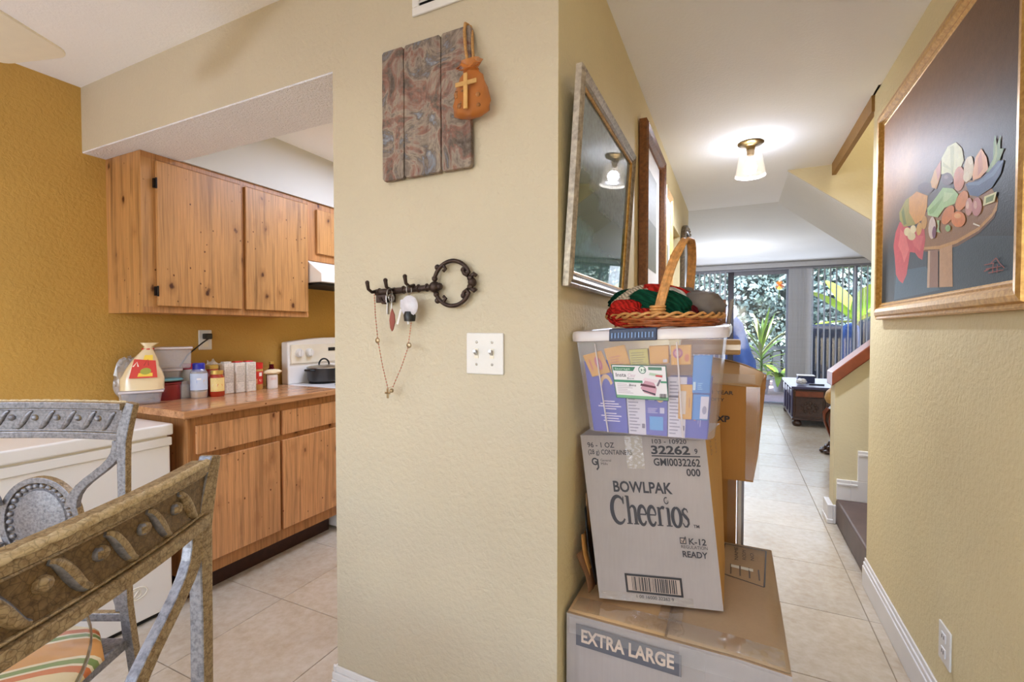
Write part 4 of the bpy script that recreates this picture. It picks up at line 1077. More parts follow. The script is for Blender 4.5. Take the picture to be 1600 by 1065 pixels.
# chest freezer
t = thing('chest_freezer', 'white chest freezer along the mustard wall beside the base cabinet', 'freezer', (-2.565, 0.9, 0))
MB().box(-2.80, -2.318, 0.52, 1.245, 0.02, 0.765).build('body', 'white_enamel', t, bevel=0.008)
MB().box(-2.80, -2.312, 0.515, 1.25, 0.765, 0.803).build('rim', 'white_enamel', t, bevel=0.004)
MB().box(-2.805, -2.306, 0.51, 1.254, 0.812, 0.864).build('lid', 'white_enamel', t, bevel=0.008, seg=3)
MB().box(-2.80, -2.325, 0.53, 1.235, 0.80, 0.815).build('gasket', 'cream_plastic', t)
MB().box(-2.78, -2.335, 0.54, 1.225, 0.0, 0.02).build('plinth', 'dark_slot', t)
em = MB(); em.T = Matrix.Translation((-2.317, 1.10, 0.15)) @ Matrix.Rotation(radians(90), 4, 'Y')
em.tube([(0.026 * cos(a), 0.042 * sin(a), 0) for a in [2 * pi * i / 28 for i in range(28)]], 0.0022, 6, closed=True)
em.tube([(0.018 * cos(a), 0.018 * sin(a), 0) for a in [2 * pi * i / 20 for i in range(20)]], 0.0018, 6, closed=True)
em.tube([(0.010, -0.008, 0), (-0.012, 0.008, 0)], 0.003, 6)
em.build('emblem', 'cream_plastic', t, smooth=60)

# ------------------------------------------------------------------ dining corner
def chair(label):
    t = thing('dining_chair', label, 'chair', (0, 0, 0), 'cast metal dining chairs round the glass table')
    mats = ['crackle', 'pewter']
    def side(o, arm=False):
        me = o.data
        for p in me.polygons:
            n, c = p.normal, p.center
            p.material_index = 1 if (n.y > 0.35 or (arm and n.y > -0.5) or (n.x * c.x < -0.001 and n.y > -0.6 and abs(n.z) < 0.7)) else 0
        return o
    yb = lambda x: -0.030 * (1 - (x / 0.24) ** 2)          # the back bows away from the sitter
    R = range(17)
    xs = [-0.235 + 0.47 * i / 16 for i in R]
    # top rail: framed panel with relief
    def rail(z, w, h):
        return MB().strip([(x, yb(x), z) for x in xs], w, h, up=(0, 0, 1))
    tr = MB()
    tr.strip([(x, yb(x), 1.081) for x in xs], 0.026, 0.018)
    tr.strip([(x, yb(x), 0.999) for x in xs], 0.026, 0.018)
    tr.strip([(x, yb(x), 1.0685) for x in xs], 0.017, 0.004); tr.strip([(x, yb(x), 1.0115) for x in xs], 0.017, 0.004)
    rl = side(tr.build('top_rail', mats, t, bevel=0.003))
    side(MB().strip([(x, yb(x), 1.04) for x in xs], 0.010, 0.075).build('rail_panel', ['crackle_dark', 'pewter'], rl))
    bz = MB(); M_ = 72
    bz.tube([(-0.232 + 0.464 * i / M_, yb(-0.232 + 0.464 * i / M_) - 0.0125, 1.0885) for i in range(M_ + 1)], [0.0042 + 0.0016 * (i % 4 != 0) for i in range(M_ + 1)], 6)
    bz.build('edge_beading', 'crackle_light', rl, smooth=60)
    sc = MB()
    for k in range(8):
        x0 = -0.2145 + 0.055 * k
        for s in (1, -1):
            pts = []
            for i in range(9):
                f = i / 8; x = x0 + 0.040 * f
                z = 1.064 - 0.048 * (f * f * (3 - 2 * f))
                pts.append((x, yb(x) + s * 0.0055, z))
            sc.tube(pts, [0.003 + 0.0045 * sin(pi * i / 8) for i in range(9)], 6)
    side(sc.build('scroll_relief', mats, rl, smooth=60))
    for k in range(7):
        x = -0.165 + 0.055 * k
        side(MB().ball((x, yb(x) + 0.006, 1.046), 0.0085, 10).ball((x, yb(x) - 0.006, 1.046), 0.0085, 10).build('boss', mats, rl, smooth=60))
    for s in (-1, 1):
        # post: winged at the top, S-curved down to the splayed rear leg
        zs = [1.091, 1.06, 1.02, 0.985, 0.94, 0.85, 0.75, 0.62, 0.54, 0.46, 0.40, 0.30, 0.15, 0.0]
        px = [0.256, 0.247, 0.237, 0.232, 0.231, 0.229, 0.228, 0.230, 0.234, 0.238, 0.236, 0.232, 0.238, 0.252]
        py = [0.0, 0.0, 0.0, 0.0, -0.002, -0.004, -0.004, 0.0, 0.004, 0.0, -0.012, -0.03, -0.05, -0.085]
        wd = [0.020, 0.024, 0.028, 0.026, 0.022, 0.020, 0.020, 0.021, 0.022, 0.024, 0.023, 0.022, 0.021, 0.024]
        side(MB().strip([(s * a, b_, z) for a, b_, z in zip(px, py, zs)], wd, 0.022, up=(0, 1, 0)).build('post', mats, t, bevel=0.003))
        # curved arms running from the corners to the medallion
        for za, zb in ((0.985, 0.80), (0.52, 0.70)):
            pts = []
            for i in range(11):
                f = i / 10
                x = 0.222 - 0.128 * f + 0.016 * sin(2 * pi * f)
                z = za + (zb - za) * f
                pts.append((s * x, yb(x) * 0.6, z))
            side(MB().strip(pts, [0.030 - 0.010 * sin(pi * i / 10) for i in range(11)], 0.016, up=(0, 1, 0)).build('scroll_arm', mats, t, bevel=0.002), True)
        fl_ = MB().tube([(s * 0.225, 0.40, 0.44), (s * 0.235, 0.435, 0.36), (s * 0.222, 0.43, 0.20), (s * 0.215, 0.42, 0.08), (s * 0.222, 0.44, 0.0)], [0.018, 0.02, 0.016, 0.013, 0.015], 8)
        side(fl_.build('leg', mats, t, smooth=60))
    # medallion
    ym = -0.036
    def oval(rx, rz, y, n=40): return [(rx * cos(2 * pi * i / n), y, 0.752 + rz * sin(2 * pi * i / n)) for i in range(n)]
    b = MB().strip(oval(0.092, 0.118, ym), 0.016, 0.020, up=(0, 1, 0), closed=True)
    md = side(b.build('medallion', mats, t, bevel=0.002))
    dm = MB(); n = 40
    for sgn in (1, -1):
        rings = [(0.086, 0.112, 0.0), (0.066, 0.092, 0.002), (0.063, 0.089, 0.006), (0.04, 0.058, 0.011), (0.02, 0.03, 0.014)]
        vs = []
        for rx, rz, h in rings:
            vs += [(rx * cos(2 * pi * i / n), ym + sgn * h, 0.752 + rz * sin(2 * pi * i / n)) for i in range(n)]
        vs.append((0, ym + sgn * 0.015, 0.752)); fs = []
        for r in range(len(rings) - 1):
            for i in range(n):
                q = (r * n + i, r * n + (i + 1) % n, (r + 1) * n + (i + 1) % n, (r + 1) * n + i)
                fs.append(q if sgn < 0 else q[::-1])
        L = (len(rings) - 1) * n
        for i in range(n): fs.append((L + i, L + (i + 1) % n, L + n) if sgn < 0 else (L + (i + 1) % n, L + i, L + n))
        dm._add(vs, fs)
    side(dm.build('boss', mats, md, smooth=35))
    bd = MB()
    for i in range(30):
        a = 2 * pi * i / 30
        for s in (1, -1): bd.ball((0.075 * cos(a), ym + s * 0.004, 0.752 + 0.101 * sin(a)), 0.0075, 8)
    bo = side(bd.build('beading', mats, md, smooth=60)); bo['kind'] = 'stuff'
    # seat
    side(MB().strip([(x, 0.0, 0.505) for x in (-0.232, 0.232)], 0.018, 0.024).build('cross_bar', mats, t, bevel=0.003))
    seat = [(-0.235, 0.0), (0.235, 0.0), (0.25, 0.25), (0.235, 0.43), (0.12, 0.465), (-0.12, 0.465), (-0.235, 0.43), (-0.25, 0.25)]
    side(MB().prism(seat, 0.415, 0.445, 'z').build('seat_frame', ['pewter', 'pewter'], t, bevel=0.006))
    cu = [(x * 1.13, -0.02 + y * 1.09) for x, y in seat]
    c = MB(); vs = []; n = len(cu); cx, cy = 0.0, 0.235
    rings = [(1.0, 0.445), (1.03, 0.465), (1.0, 0.49), (0.85, 0.508), (0.5, 0.516)]
    for k, z in rings: vs += [(cx + (x - cx) * k, cy + (y - cy) * k, z) for x, y in cu]
    vs.append((cx, cy, 0.518)); fs = [tuple(range(n - 1, -1, -1))]
    for r in range(len(rings) - 1):
        for i in range(n): fs.append((r * n + i, r * n + (i + 1) % n, (r + 1) * n + (i + 1) % n, (r + 1) * n + i))
    L = (len(rings) - 1) * n
    for i in range(n): fs.append((L + i, L + (i + 1) % n, L + n))
    c._add(vs, fs); c.build('cushion', 'cushion_stripe', t, smooth=60, sub=1)
    return t
ch = chair('nearest cracked bronze dining chair, seen from behind its carved top rail')
ch.location = (-0.626, 0.190, 0); ch.rotation_euler = (0, 0, radians(113.8)); ch.scale = (1.14, 1, 1)
c2 = copy_tree(ch)
c2['label'] = 'grey dining chair in front of the white freezer, facing the room'
c2.location = (-1.737, 0.575, 0); c2.rotation_euler = (0, 0, radians(205.4))

TX, TY = -1.25, -0.1
t = thing('dining_table', 'round clear glass dining table between the two metal chairs', 'table', (TX, TY, 0))
MB().lathe([(0.560, 0.735), (0.562, 0.737), (0.562, 0.745), (0.560, 0.747)], (TX, TY, 0), 96).build('glass_top', 'table_glass', t, smooth=30)
MB().lathe([(0.5625, 0.735), (0.5655, 0.738), (0.5655, 0.744), (0.5625, 0.747)], (TX, TY, 0), 96, caps=False).build('glass_rim', 'glass_edge', t, smooth=30)
MB().lathe([(0.24, 0), (0.24, 0.03), (0.1, 0.06), (0.06, 0.12), (0.05, 0.4), (0.08, 0.6), (0.2, 0.715), (0.2, 0.733)], (TX, TY, 0), 32).build('pedestal', 'pewter', t, smooth=40)

# ceiling fan over the table, one cream blade in view
FX, FY = -1.54, -0.03
t = thing('ceiling_fan', 'cream ceiling fan blade near the ceiling corner', 'fan', (FX, FY, H))
MB().lathe([(0.0001, 2.44), (0.07, 2.44), (0.065, 2.40), (0.02, 2.38), (0.018, 2.20), (0.10, 2.18), (0.11, 2.12), (0.08, 2.06), (0.0001, 2.05)][::-1], (FX, FY, 0), 24).build('motor', 'cream_plastic', t, smooth=40)
MB().lathe([(0.0001, 1.98), (0.05, 1.99), (0.07, 2.02), (0.06, 2.05)], (FX, FY, 0), 24).build('lamp_bowl', 'shade_glass', t, smooth=40)
for k in range(5):
    b = MB(); L0, L1, w = 0.17, 0.80, 0.105
    pts = [(L0, -w * 0.8), (L1 - 0.035, -w)] + arc(L1 - 0.035, -w + 0.035, 0.035, 0.035, -90, 0, 5)[1:] + arc(L1 - 0.035, w - 0.035, 0.035, 0.035, 0, 90, 5) + [(L0, w * 0.8)]
    b.T = Matrix.Translation((FX, FY, 2.105)) @ Matrix.Rotation(radians(118 + 72 * k), 4, 'Z') @ Matrix.Rotation(radians(-8), 4, 'X')
    b.prism(pts, -0.004, 0.004, 'z')
    b.build('blade', 'cream_plastic', t, bevel=0.002)

# ------------------------------------------------------------------ pillar wall: plaque, sachet, key rack, rosary
t = thing('wall_plaque', 'weathered picture plaque of three vertical wooden planks', 'plaque', (-0.82, YP, 1.94))
for x0, x1 in ((-0.976, -0.8955), (-0.8925, -0.7645), (-0.7615, -0.664)):
    b = MB(); n = 10; r = random.Random(int(x0 * 1000))
    e = lambda i: r.uniform(-0.0012, 0.0012)
    pts = [(x0 + e(0), 1.744 + 0.386 * i / n) for i in range(n + 1)]
    q = [(x0 + 0.006, 1.741), (x1 - 0.006, 1.741), (x1, 1.748)] + [(x1 + e(0), 1.748 + 0.374 * i / n) for i in range(1, n)] + [(x1, 2.122), (x1 - 0.006, 2.129), (x0 + 0.006, 2.129), (x0, 2.122)] + [(x0 + e(0), 2.122 - 0.374 * i / n) for i in range(1, n)] + [(x0, 1.748)]
    b.prism(q, YP - 0.021, YP - 0.006, 'y')
    b.build('plank', 'plaque_print', t, bevel=0.002, recalc=True)
MB().box(-0.95, -0.69, YP - 0.006, YP, 1.80, 1.83).box(-0.95, -0.69, YP - 0.006, YP, 2.03, 2.06).build('batten', 'frame_dark', t)

t = thing('sachet_bag', 'orange gauze sachet with a wooden cross hanging over the plaque', 'sachet', (-0.655, YP - 0.03, 2.0))
sx, sy = -0.654, YP - 0.036
vs = []; b = MB(); n = 20; rings = [(0.030, 0.014, 1.868), (0.052, 0.020, 1.878), (0.056, 0.022, 1.90), (0.050, 0.020, 1.94), (0.034, 0.014, 1.975), (0.018, 0.010, 1.992), (0.020, 0.012, 2.0), (0.034, 0.016, 2.018), (0.03, 0.014, 2.02)]
for rx, ry, z in rings:
    for j in range(n):
        a = 2 * pi * j / n; k = 1 + 0.10 * sin(5 * a + z * 90)
        vs.append((sx + rx * k * cos(a), sy + ry * k * sin(a), z))
fs = [tuple(range(n - 1, -1, -1))] + [(i * n + j, i * n + (j + 1) % n, (i + 1) * n + (j + 1) % n, (i + 1) * n + j) for i in range(len(rings) - 1) for j in range(n)]
b._add(vs, fs); b.build('bag', 'organza', t, smooth=60)
MB().tube([(sx + 0.02 * cos(a), sy + 0.013 * sin(a), 1.992 + 0.002 * sin(3 * a)) for a in [2 * pi * i / 16 for i in range(16)]], 0.004, 6, closed=True).build('ribbon', 'organza', t, smooth=60)
b = MB()
for s in (-1, 1):
    b.tube([(sx, sy - 0.014, 1.993), (sx + s * 0.02, sy - 0.018, 2.006), (sx + s * 0.036, sy - 0.014, 1.998), (sx + s * 0.02, sy - 0.016, 1.99), (sx, sy - 0.014, 1.993)], 0.004, 6, ry=0.002)
b.build('bow', 'organza', t, smooth=60)
MB().tube([(-0.662, YP - 0.035, 2.0), (-0.674, YP - 0.032, 2.06), (-0.680, YP - 0.028, 2.11), (-0.680, YP - 0.022, 2.134), (-0.678, YP - 0.008, 2.136)], 0.0045, 8).tube([(-0.645, YP - 0.035, 2.0), (-0.655, YP - 0.026, 2.06), (-0.664, YP - 0.012, 2.11), (-0.674, YP - 0.006, 2.134)], 0.004, 8).build('twine_loop', 'twine', t, smooth=60)
MB().box(sx - 0.006, sx + 0.006, sy - 0.032, sy - 0.026, 1.878, 1.972).box(sx - 0.032, sx + 0.034, sy - 0.031, sy - 0.027, 1.940, 1.952).build('cross', 'wood_light', t, bevel=0.0015)
b = MB(); r = random.Random(4)
for i in range(26):
    b.ball((sx + r.uniform(-0.04, 0.04), sy + r.uniform(-0.018, 0.006), 1.884 + r.uniform(0, 0.05)), r.uniform(0.005, 0.009), 7)
o = b.build('dried_seeds', 'stone_brown', t, smooth=60); o['kind'] = 'stuff'

ky = YP - 0.018
t = thing('key_rack', 'ornate dark iron key-shaped hook rack on the beige wall', 'key rack', (-0.83, YP, 1.42))
b = MB()
b.tube([(-1.005, ky, 1.404), (-0.90, ky, 1.408), (-0.795, ky, 1.413)], [0.0105, 0.0095, 0.0085], 10)
for x in (-0.992, -0.955, -0.90, -0.845, -0.815): b.ball((x, ky, 1.405 + (x + 1) * 0.04), 0.0125, 10, s=(0.45, 1, 1))
b.build('shaft', 'iron_brown', t, smooth=50)
b = MB().box(-1.003, -0.935, ky - 0.006, ky + 0.006, 1.372, 1.397)
b.tube([(-0.985, ky - 0.004, 1.388), (-0.975, ky - 0.006, 1.372), (-0.955, ky - 0.006, 1.371), (-0.945, ky - 0.004, 1.388)], 0.006, 8)
b.build('bit', 'iron_brown', t, bevel=0.004, smooth=50)
bw = MB()
cxk, czk = -0.728, 1.421
bw.ball((-0.788, ky, 1.413), 0.017, 12).ball((-0.788, ky, 1.437), 0.009, 8).ball((-0.782, ky, 1.391), 0.009, 8).ball((-0.772, ky, 1.414), 0.011, 8)
for s in (1, -1):
    P_ = [(cxk + 0.062 * cos(radians(a)), ky, czk + s * 0.064 * sin(radians(a))) for a in range(172, 20, -8)]
    P_ += [(cxk + 0.048, ky, czk + s * 0.020), (cxk + 0.040, ky, czk + s * 0.026), (cxk + 0.036, ky, czk + s * 0.034)]
    bw.tube(P_, [0.0062] * len(P_), 8)
    bw.ball((cxk + 0.037, ky, czk + s * 0.036), 0.0085, 8)
    bw.tube([(cxk - 0.030, ky, czk + s * 0.054), (cxk - 0.022, ky, czk + s * 0.042), (cxk - 0.030, ky, czk + s * 0.036)], 0.005, 8)
    bw.ball((cxk - 0.05, ky, czk + s * 0.048), 0.009, 8)
    bw.tube([(cxk + 0.058, ky, czk + s * 0.014), (cxk + 0.072, ky, czk + s * 0.024), (cxk + 0.078, ky, czk + s * 0.018)], 0.006, 8)
    bw.ball((cxk + 0.06, ky, czk + s * 0.012), 0.010, 8)
bw.ball((cxk + 0.066, ky, czk), 0.013, 10)
bw.build('bow', 'iron_brown', t, smooth=50)
for hx, hz in ((-1.004, 1.408), (-0.934, 1.412), (-0.862, 1.42)):
    MB().tube([(hx, ky, hz), (hx - 0.002, ky - 0.02, hz - 0.004), (hx - 0.003, ky - 0.034, hz + 0.004), (hx - 0.005, ky - 0.036, hz + 0.022)], [0.006, 0.005, 0.005, 0.006], 8).ball((hx - 0.005, ky - 0.036, hz + 0.024), 0.0068, 8).build('hook', 'iron_brown', t, smooth=50)

hy = ky - 0.024
t = thing('key_ring', 'key ring with a brown leather fob on the middle hook', 'keys', (-0.934, hy, 1.40))
b = MB()
for dx, r_ in ((0, 0.015), (0.006, 0.012)): b.tube([(-0.932 + dx, hy - 0.002 + 0.012 * sin(a), 1.396 - dx * 2 + r_ * cos(a)) for a in [2 * pi * i / 18 for i in range(18)]], 0.0013, 6, closed=True)
b.build('ring', 'key_silver', t, smooth=60)
MB().box(-0.9385, -0.936, hy - 0.008, hy + 0.002, 1.335, 1.385).box(-0.9385, -0.936, hy - 0.012, hy + 0.004, 1.37, 1.39).build('key', 'key_silver', t)
MB().tube([(-0.926, hy, 1.385), (-0.922, hy - 0.004, 1.35)], 0.0016, 6).build('chain', 'key_silver', t)
pts = [(0.0, 0.0), (0.009, -0.018), (0.011, -0.04), (0.004, -0.062), (-0.001, -0.068), (-0.007, -0.058), (-0.010, -0.035), (-0.006, -0.012)]
MB().prism([(-0.921 + a, 1.352 + c_) for a, c_ in pts[::-1]], hy - 0.006, hy - 0.002, 'y').build('fob', 'leather_red', t, bevel=0.001, recalc=True)
t = thing('key_pouch', 'round grey keychain with small white keys on the third hook', 'keys', (-0.862, hy, 1.40))
MB().tube([(-0.862, hy + 0.012 * sin(a), 1.405 + 0.014 * cos(a)) for a in [2 * pi * i / 18 for i in range(18)]], 0.0014, 6, closed=True).build('ring', 'key_silver', t, smooth=60)
b = MB(); b.T = Matrix.Translation((-0.858, hy - 0.004, 1.358)) @ Matrix.Rotation(radians(90), 4, 'X')
b.lathe([(0.0001, -0.006), (0.026, -0.005), (0.031, 0), (0.026, 0.005), (0.0001, 0.006)], n=24).build('disc', 'porcelain', t, smooth=50)
MB().box(-0.893, -0.872, hy - 0.004, hy + 0.003, 1.352, 1.378).build('charm', 'porcelain', t, bevel=0.004)
MB().lathe([(0.0001, 1.312), (0.016, 1.314), (0.018, 1.33), (0.014, 1.342)], (-0.860, hy, 0), 16).build('tassel', 'black_plastic', t, smooth=50)
for x, a in ((-0.888, 0.012), (-0.868, -0.008)):
    MB().tube([(x, hy - 0.004, 1.35), (x - a, hy - 0.007, 1.305)], 0.0035, 6, ry=0.0015).build('key', 'trim_white', t, smooth=60)
t = thing('rosary', 'long beaded rosary looped over the key rack hooks', 'rosary', (-0.93, hy, 1.25))
A = [(-0.998, 1.395), (-0.994, 1.33), (-0.985, 1.255), (-0.968, 1.18), (-0.948, 1.112)]
B = [(-0.928, 1.118), (-0.895, 1.18), (-0.872, 1.235), (-0.862, 1.29), (-0.856, 1.335)]
def samp(P_, n):
    out = []
    for i in range(n + 1):
        f = i / n * (len(P_) - 1); k = min(int(f), len(P_) - 2); f -= k
        out.append((P_[k][0] * (1 - f) + P_[k + 1][0] * f, hy + 0.006, P_[k][1] * (1 - f) + P_[k + 1][1] * f))
    return out
MB().tube(samp(A, 16) + samp(B, 16), 0.0009, 5).build('cord', 'silver_bead', t)
b = MB()
for p in samp(A, 30) + samp(B, 26): b.ball(p, 0.0024, 6)
o = b.build('beads', 'coral_bead', t, smooth=60); o['kind'] = 'stuff'
for x, z in ((-0.985, 1.256), (-0.866, 1.243)):
    MB().ball((x, hy + 0.004, z), 0.009, 10, s=(1, 0.4, 1)).build('medal', 'silver_bead', t, smooth=60)
MB().box(-0.948, -0.942, hy, hy + 0.004, 1.082, 1.112).box(-0.955, -0.935, hy, hy + 0.004, 1.095, 1.101).ball((-0.930, hy + 0.002, 1.106), 0.007, 8).build('crucifix', 'silver_bead', t, bevel=0.001)

# ------------------------------------------------------------------ hall pictures
def framed(name, label, wallx, nx, y0, y1, z0, z1, fw, depth, fmat, tilt=0.0, profile=None, extra=None, group=None):
    """picture standing on plane x=wallx facing nx (+1/-1); tilt = how far the top leans out"""
    t = thing(name, label, 'picture', (wallx, (y0 + y1) / 2, z0), group)
    prof = profile or [(0.0, 0.0), (0.0, 0.8), (0.25, 1.0), (0.5, 0.75), (0.7, 0.85), (1.0, 0.45), (1.0, 0.0)]
    pos = lambda y, z, h: (wallx + nx * (h + 0.004 + tilt * (z - z0) / (z1 - z0)), y, z)
    cor = [((y0, z0), (1, 1)), ((y1, z0), (-1, 1)), ((y1, z1), (-1, -1)), ((y0, z1), (1, -1))]
    b = MB(); n = len(prof); vs = []
    for (cy, cz), (dy, dz) in cor:
        for w, h in prof: vs.append(pos(cy + dy * w * fw, cz + dz * w * fw, h * depth))
    fs = []
    for i in range(4):
        i2 = (i + 1) % 4
        for j in range(n):
            j2 = (j + 1) % n
            fs.append((i * n + j, i * n + j2, i2 * n + j2, i2 * n + j))
    b._add(vs, fs); b.build('frame', fmat, t, recalc=True)
    return t, pos

# gold framed still life on the hall's right wall
PY0, PY1, PZ0, PZ1 = 1.415, 2.665, 1.335, 2.262
t, pos = framed('still_life_painting', 'large gold framed painting of fruit and vegetables on a round table', XR, -1, PY0, PY1, PZ0, PZ1, 0.078, 0.034, 'frame_gold',
                profile=[(0, 0), (0, 0.55), (0.06, 0.7), (0.18, 0.62), (0.24, 0.9), (0.42, 1.0), (0.6, 0.95), (0.72, 0.6), (0.8, 0.66), (0.86, 0.5), (1.0, 0.40), (1.0, 0)])
cv = Print(lambda u, v: (XR - 0.0195, u, v), (-1, 0, 0), 0, 0)
nu, nv = 14, 12
a0, a1, b0, b1 = PY0 + 0.07, PY1 - 0.07, PZ0 + 0.07, PZ1 - 0.07
def bgcol(y, z):
    f = (z - b0) / (b1 - b0); g = (y - a0) / (a1 - a0)
    hi = Vector((158, 122, 92)) * (0.66 + 0.5 * g); lo = Vector((44, 48, 50))
    k = min(1, max(0, (f - 0.22 - 0.10 * (1 - g)) / 0.34)); c = lo * (1 - k) + hi * k
    s = max(0, 1 - math.hypot((g - 0.72) / 0.16, (f - 0.66) / 0.2)); c = c + Vector((70, 60, 30)) * s * 0.6
    return tuple(min(255, x) for x in c)
me = bpy.data.meshes.new('canvas')
vs = [(XR - 0.0195, a0 + (a1 - a0) * i / nu, b0 + (b1 - b0) * j / nv) for j in range(nv + 1) for i in range(nu + 1)]
me.from_pydata(vs, [], [(j * (nu + 1) + i + 1, j * (nu + 1) + i, (j + 1) * (nu + 1) + i, (j + 1) * (nu + 1) + i + 1) for j in range(nv) for i in range(nu)])
ca = me.color_attributes.new('Col', 'FLOAT_COLOR', 'POINT')
ca.data.foreach_set('color', [x for p in vs for x in lin(*bgcol(p[1], p[2]))])
me.materials.append(M('oil_paint'))
canvas = put('canvas', me, t)
P = Print(lambda u, v: (XR - 0.0195, u, v), (-1, 0, 0), 0.0003, 0.00004)
for col, pts in PAINT: P.poly(pts[::-1], col)
P.build('painted_still_life', 'oil_paint', canvas)

# glazed landscape nearest on the left wall, top leaning out
t, pos = framed('glazed_landscape', 'silver framed glazed landscape, nearest of the pictures above the boxes', XL, 1, 1.175, 1.89, 1.405, 1.975, 0.045, 0.018, 'frame_silver', tilt=0.036,
                profile=[(0, 0), (0, 0.9), (0.15, 1.2), (0.3, 0.9), (0.42, 1.25), (0.62, 0.9), (0.75, 1.0), (0.85, 0.6), (1.0, 0.5), (1.0, 0)])
me = bpy.data.meshes.new('landscape'); nu, nv = 12, 12
vs = []; cols = []
for j in range(nv + 1):
    for i in range(nu + 1):
        u, v = i / nu, j / nv
        vs.append(pos(1.215 + 0.635 * u, 1.445 + 0.49 * v, 0.006))
        sky = Vector((112, 128, 134)); land = Vector((70, 88, 58)); sea = Vector((92, 132, 132)); h = 0.42 + 0.16 * (1 - u) + 0.04 * sin(9 * u)
        c = sky if v > h else (land if v > 0.28 - 0.1 * u else sea)
        cols += lin(*c)
me.from_pydata(vs, [], [(j * (nu + 1) + i, j * (nu + 1) + i + 1, (j + 1) * (nu + 1) + i + 1, (j + 1) * (nu + 1) + i) for j in range(nv) for i in range(nu)])
me.color_attributes.new('Col', 'FLOAT_COLOR', 'POINT').data.foreach_set('color', cols)
me.materials.append(M('oil_glazed')); put('glazed_print', me, t)
b = MB(); q = [pos(1.215, 1.44, 0.010), pos(1.85, 1.44, 0.010), pos(1.85, 1.94, 0.010), pos(1.215, 1.94, 0.010)]
w_ = [(1.215, 1.445), (1.85, 1.445), (1.85, 1.935), (1.215, 1.935)]
for i in range(4):
    (ya, za), (yb_, zb) = w_[i], w_[(i + 1) % 4]
    b.tube([pos(ya, za, 0.008), pos(yb_, zb, 0.008)], 0.006, 6)
b.build('inner_fillet', 'frame_gold', t, smooth=60)

for nm, lab, y0, y1, z0, z1, fw, dp, fm in (
    ('brown_framed_picture', 'tall picture in a deep brown wooden frame, second along the hall wall', 2.25, 2.90, 1.44, 2.275, 0.06, 0.042, 'frame_brown'),
    ('tan_framed_picture', 'narrower tan framed picture between the brown frame and the doorway', 3.02, 3.37, 1.50, 2.19, 0.04, 0.028, 'frame_tan')):
    t, pos = framed(nm, lab, XL, 1, y0, y1, z0, z1, fw, dp, fm)
    MB().quad(pos(y0 + fw, z0 + fw, 0.008), pos(y1 - fw, z0 + fw, 0.008), pos(y1 - fw, z1 - fw, 0.008), pos(y0 + fw, z1 - fw, 0.008)).build('mat_board', 'paper_white', t)
    P = Print(lambda u, v: pos(u, v, 0.0085), (1, 0, 0), 0.0004)
    m_ = 0.16 * (y1 - y0)
    P.rect(y0 + fw + m_, z0 + fw + m_, y1 - fw - m_, z1 - fw - m_, (150, 146, 132)).rect(y0 + fw + m_, z0 + fw + m_, y1 - fw - m_, (z0 + z1) / 2, (110, 108, 88))
    P.build('print', 'print_board', t)
# round-cornered ornate mirror past the doorway
t = thing('ornate_mirror', 'round-topped ornate mirror in a dark frame past the hall doorway', 'mirror', (XL, 4.45, 1.4))
out = [(4.15, 1.45), (4.75, 1.45), (4.75, 2.02)] + arc(4.45, 2.02, 0.30, 0.16, 0, 180, 12)[1:]
b = MB(); b.strip([(XL + 0.02, y, z) for y, z in out], 0.06, 0.036, up=(1, 0, 0), closed=True).build('frame', 'frame_dark', t, bevel=0.008)
b = MB()
for y, z in out: b.ball((XL + 0.036, y, z), 0.014, 8)
o = b.build('beading', 'frame_silver', t, smooth=60); o['kind'] = 'stuff'
MB().prism(out, XL + 0.004, XL + 0.012, 'x').build('glass', 'steel', t, recalc=True)

# ------------------------------------------------------------------ cartons in the hall
def carton(name, label, vs, mat, bevel=0.006, group=None, mats2=None):
    t = thing(name, label, 'box', (sum(v[0] for v in vs[:4]) / 4, sum(v[1] for v in vs[:4]) / 4, min(v[2] for v in vs)), group)
    return t
# extra large carton
x0, x1, y0, y1, z1 = -0.405, 0.124, 1.197, 1.845, 0.52
t = thing('moving_carton', 'extra large cardboard carton at the bottom of the stack on the floor', 'box', (-0.14, 1.52, 0))
b = MB()
def topz(u, v): return z1 + 0.006 * sin(pi * u) * sin(pi * v) - 0.012 * max(0, u - 0.8) * 5 * (1 - v) * 0.6
b.grid(lambda u, v: (x0 + (x1 - x0) * u, y0 + (y1 - y0) * v, topz(u, v)), 10, 10, 1)
b.grid(lambda u, v: (x0 + (x1 - x0) * u, y0 - 0.006 * sin(pi * u) * sin(pi * v), 0.001 + (topz(u, 0) - 0.001) * v), 10, 4, 0)
b.grid(lambda u, v: (x1 + 0.005 * sin(pi * u) * sin(pi * v), y0 + (y1 - y0) * u, 0.001 + (topz(1, u) - 0.001) * v), 10, 4, 1)
b.grid(lambda u, v: (x1 - (x1 - x0) * u, y1, 0.001 + (topz(1 - u, 1) - 0.001) * v), 10, 4, 1)
b.grid(lambda u, v: (x0, y1 - (y1 - y0) * u, 0.001 + (topz(0, 1 - u) - 0.001) * v), 10, 4, 0)
b.quad((x0, y0, 0.001), (x0, y1, 0.001), (x1, y1, 0.001), (x1, y0, 0.001))
b.build('carton', ['card_grey', 'card_tan'], t, smooth=35, recalc=True)
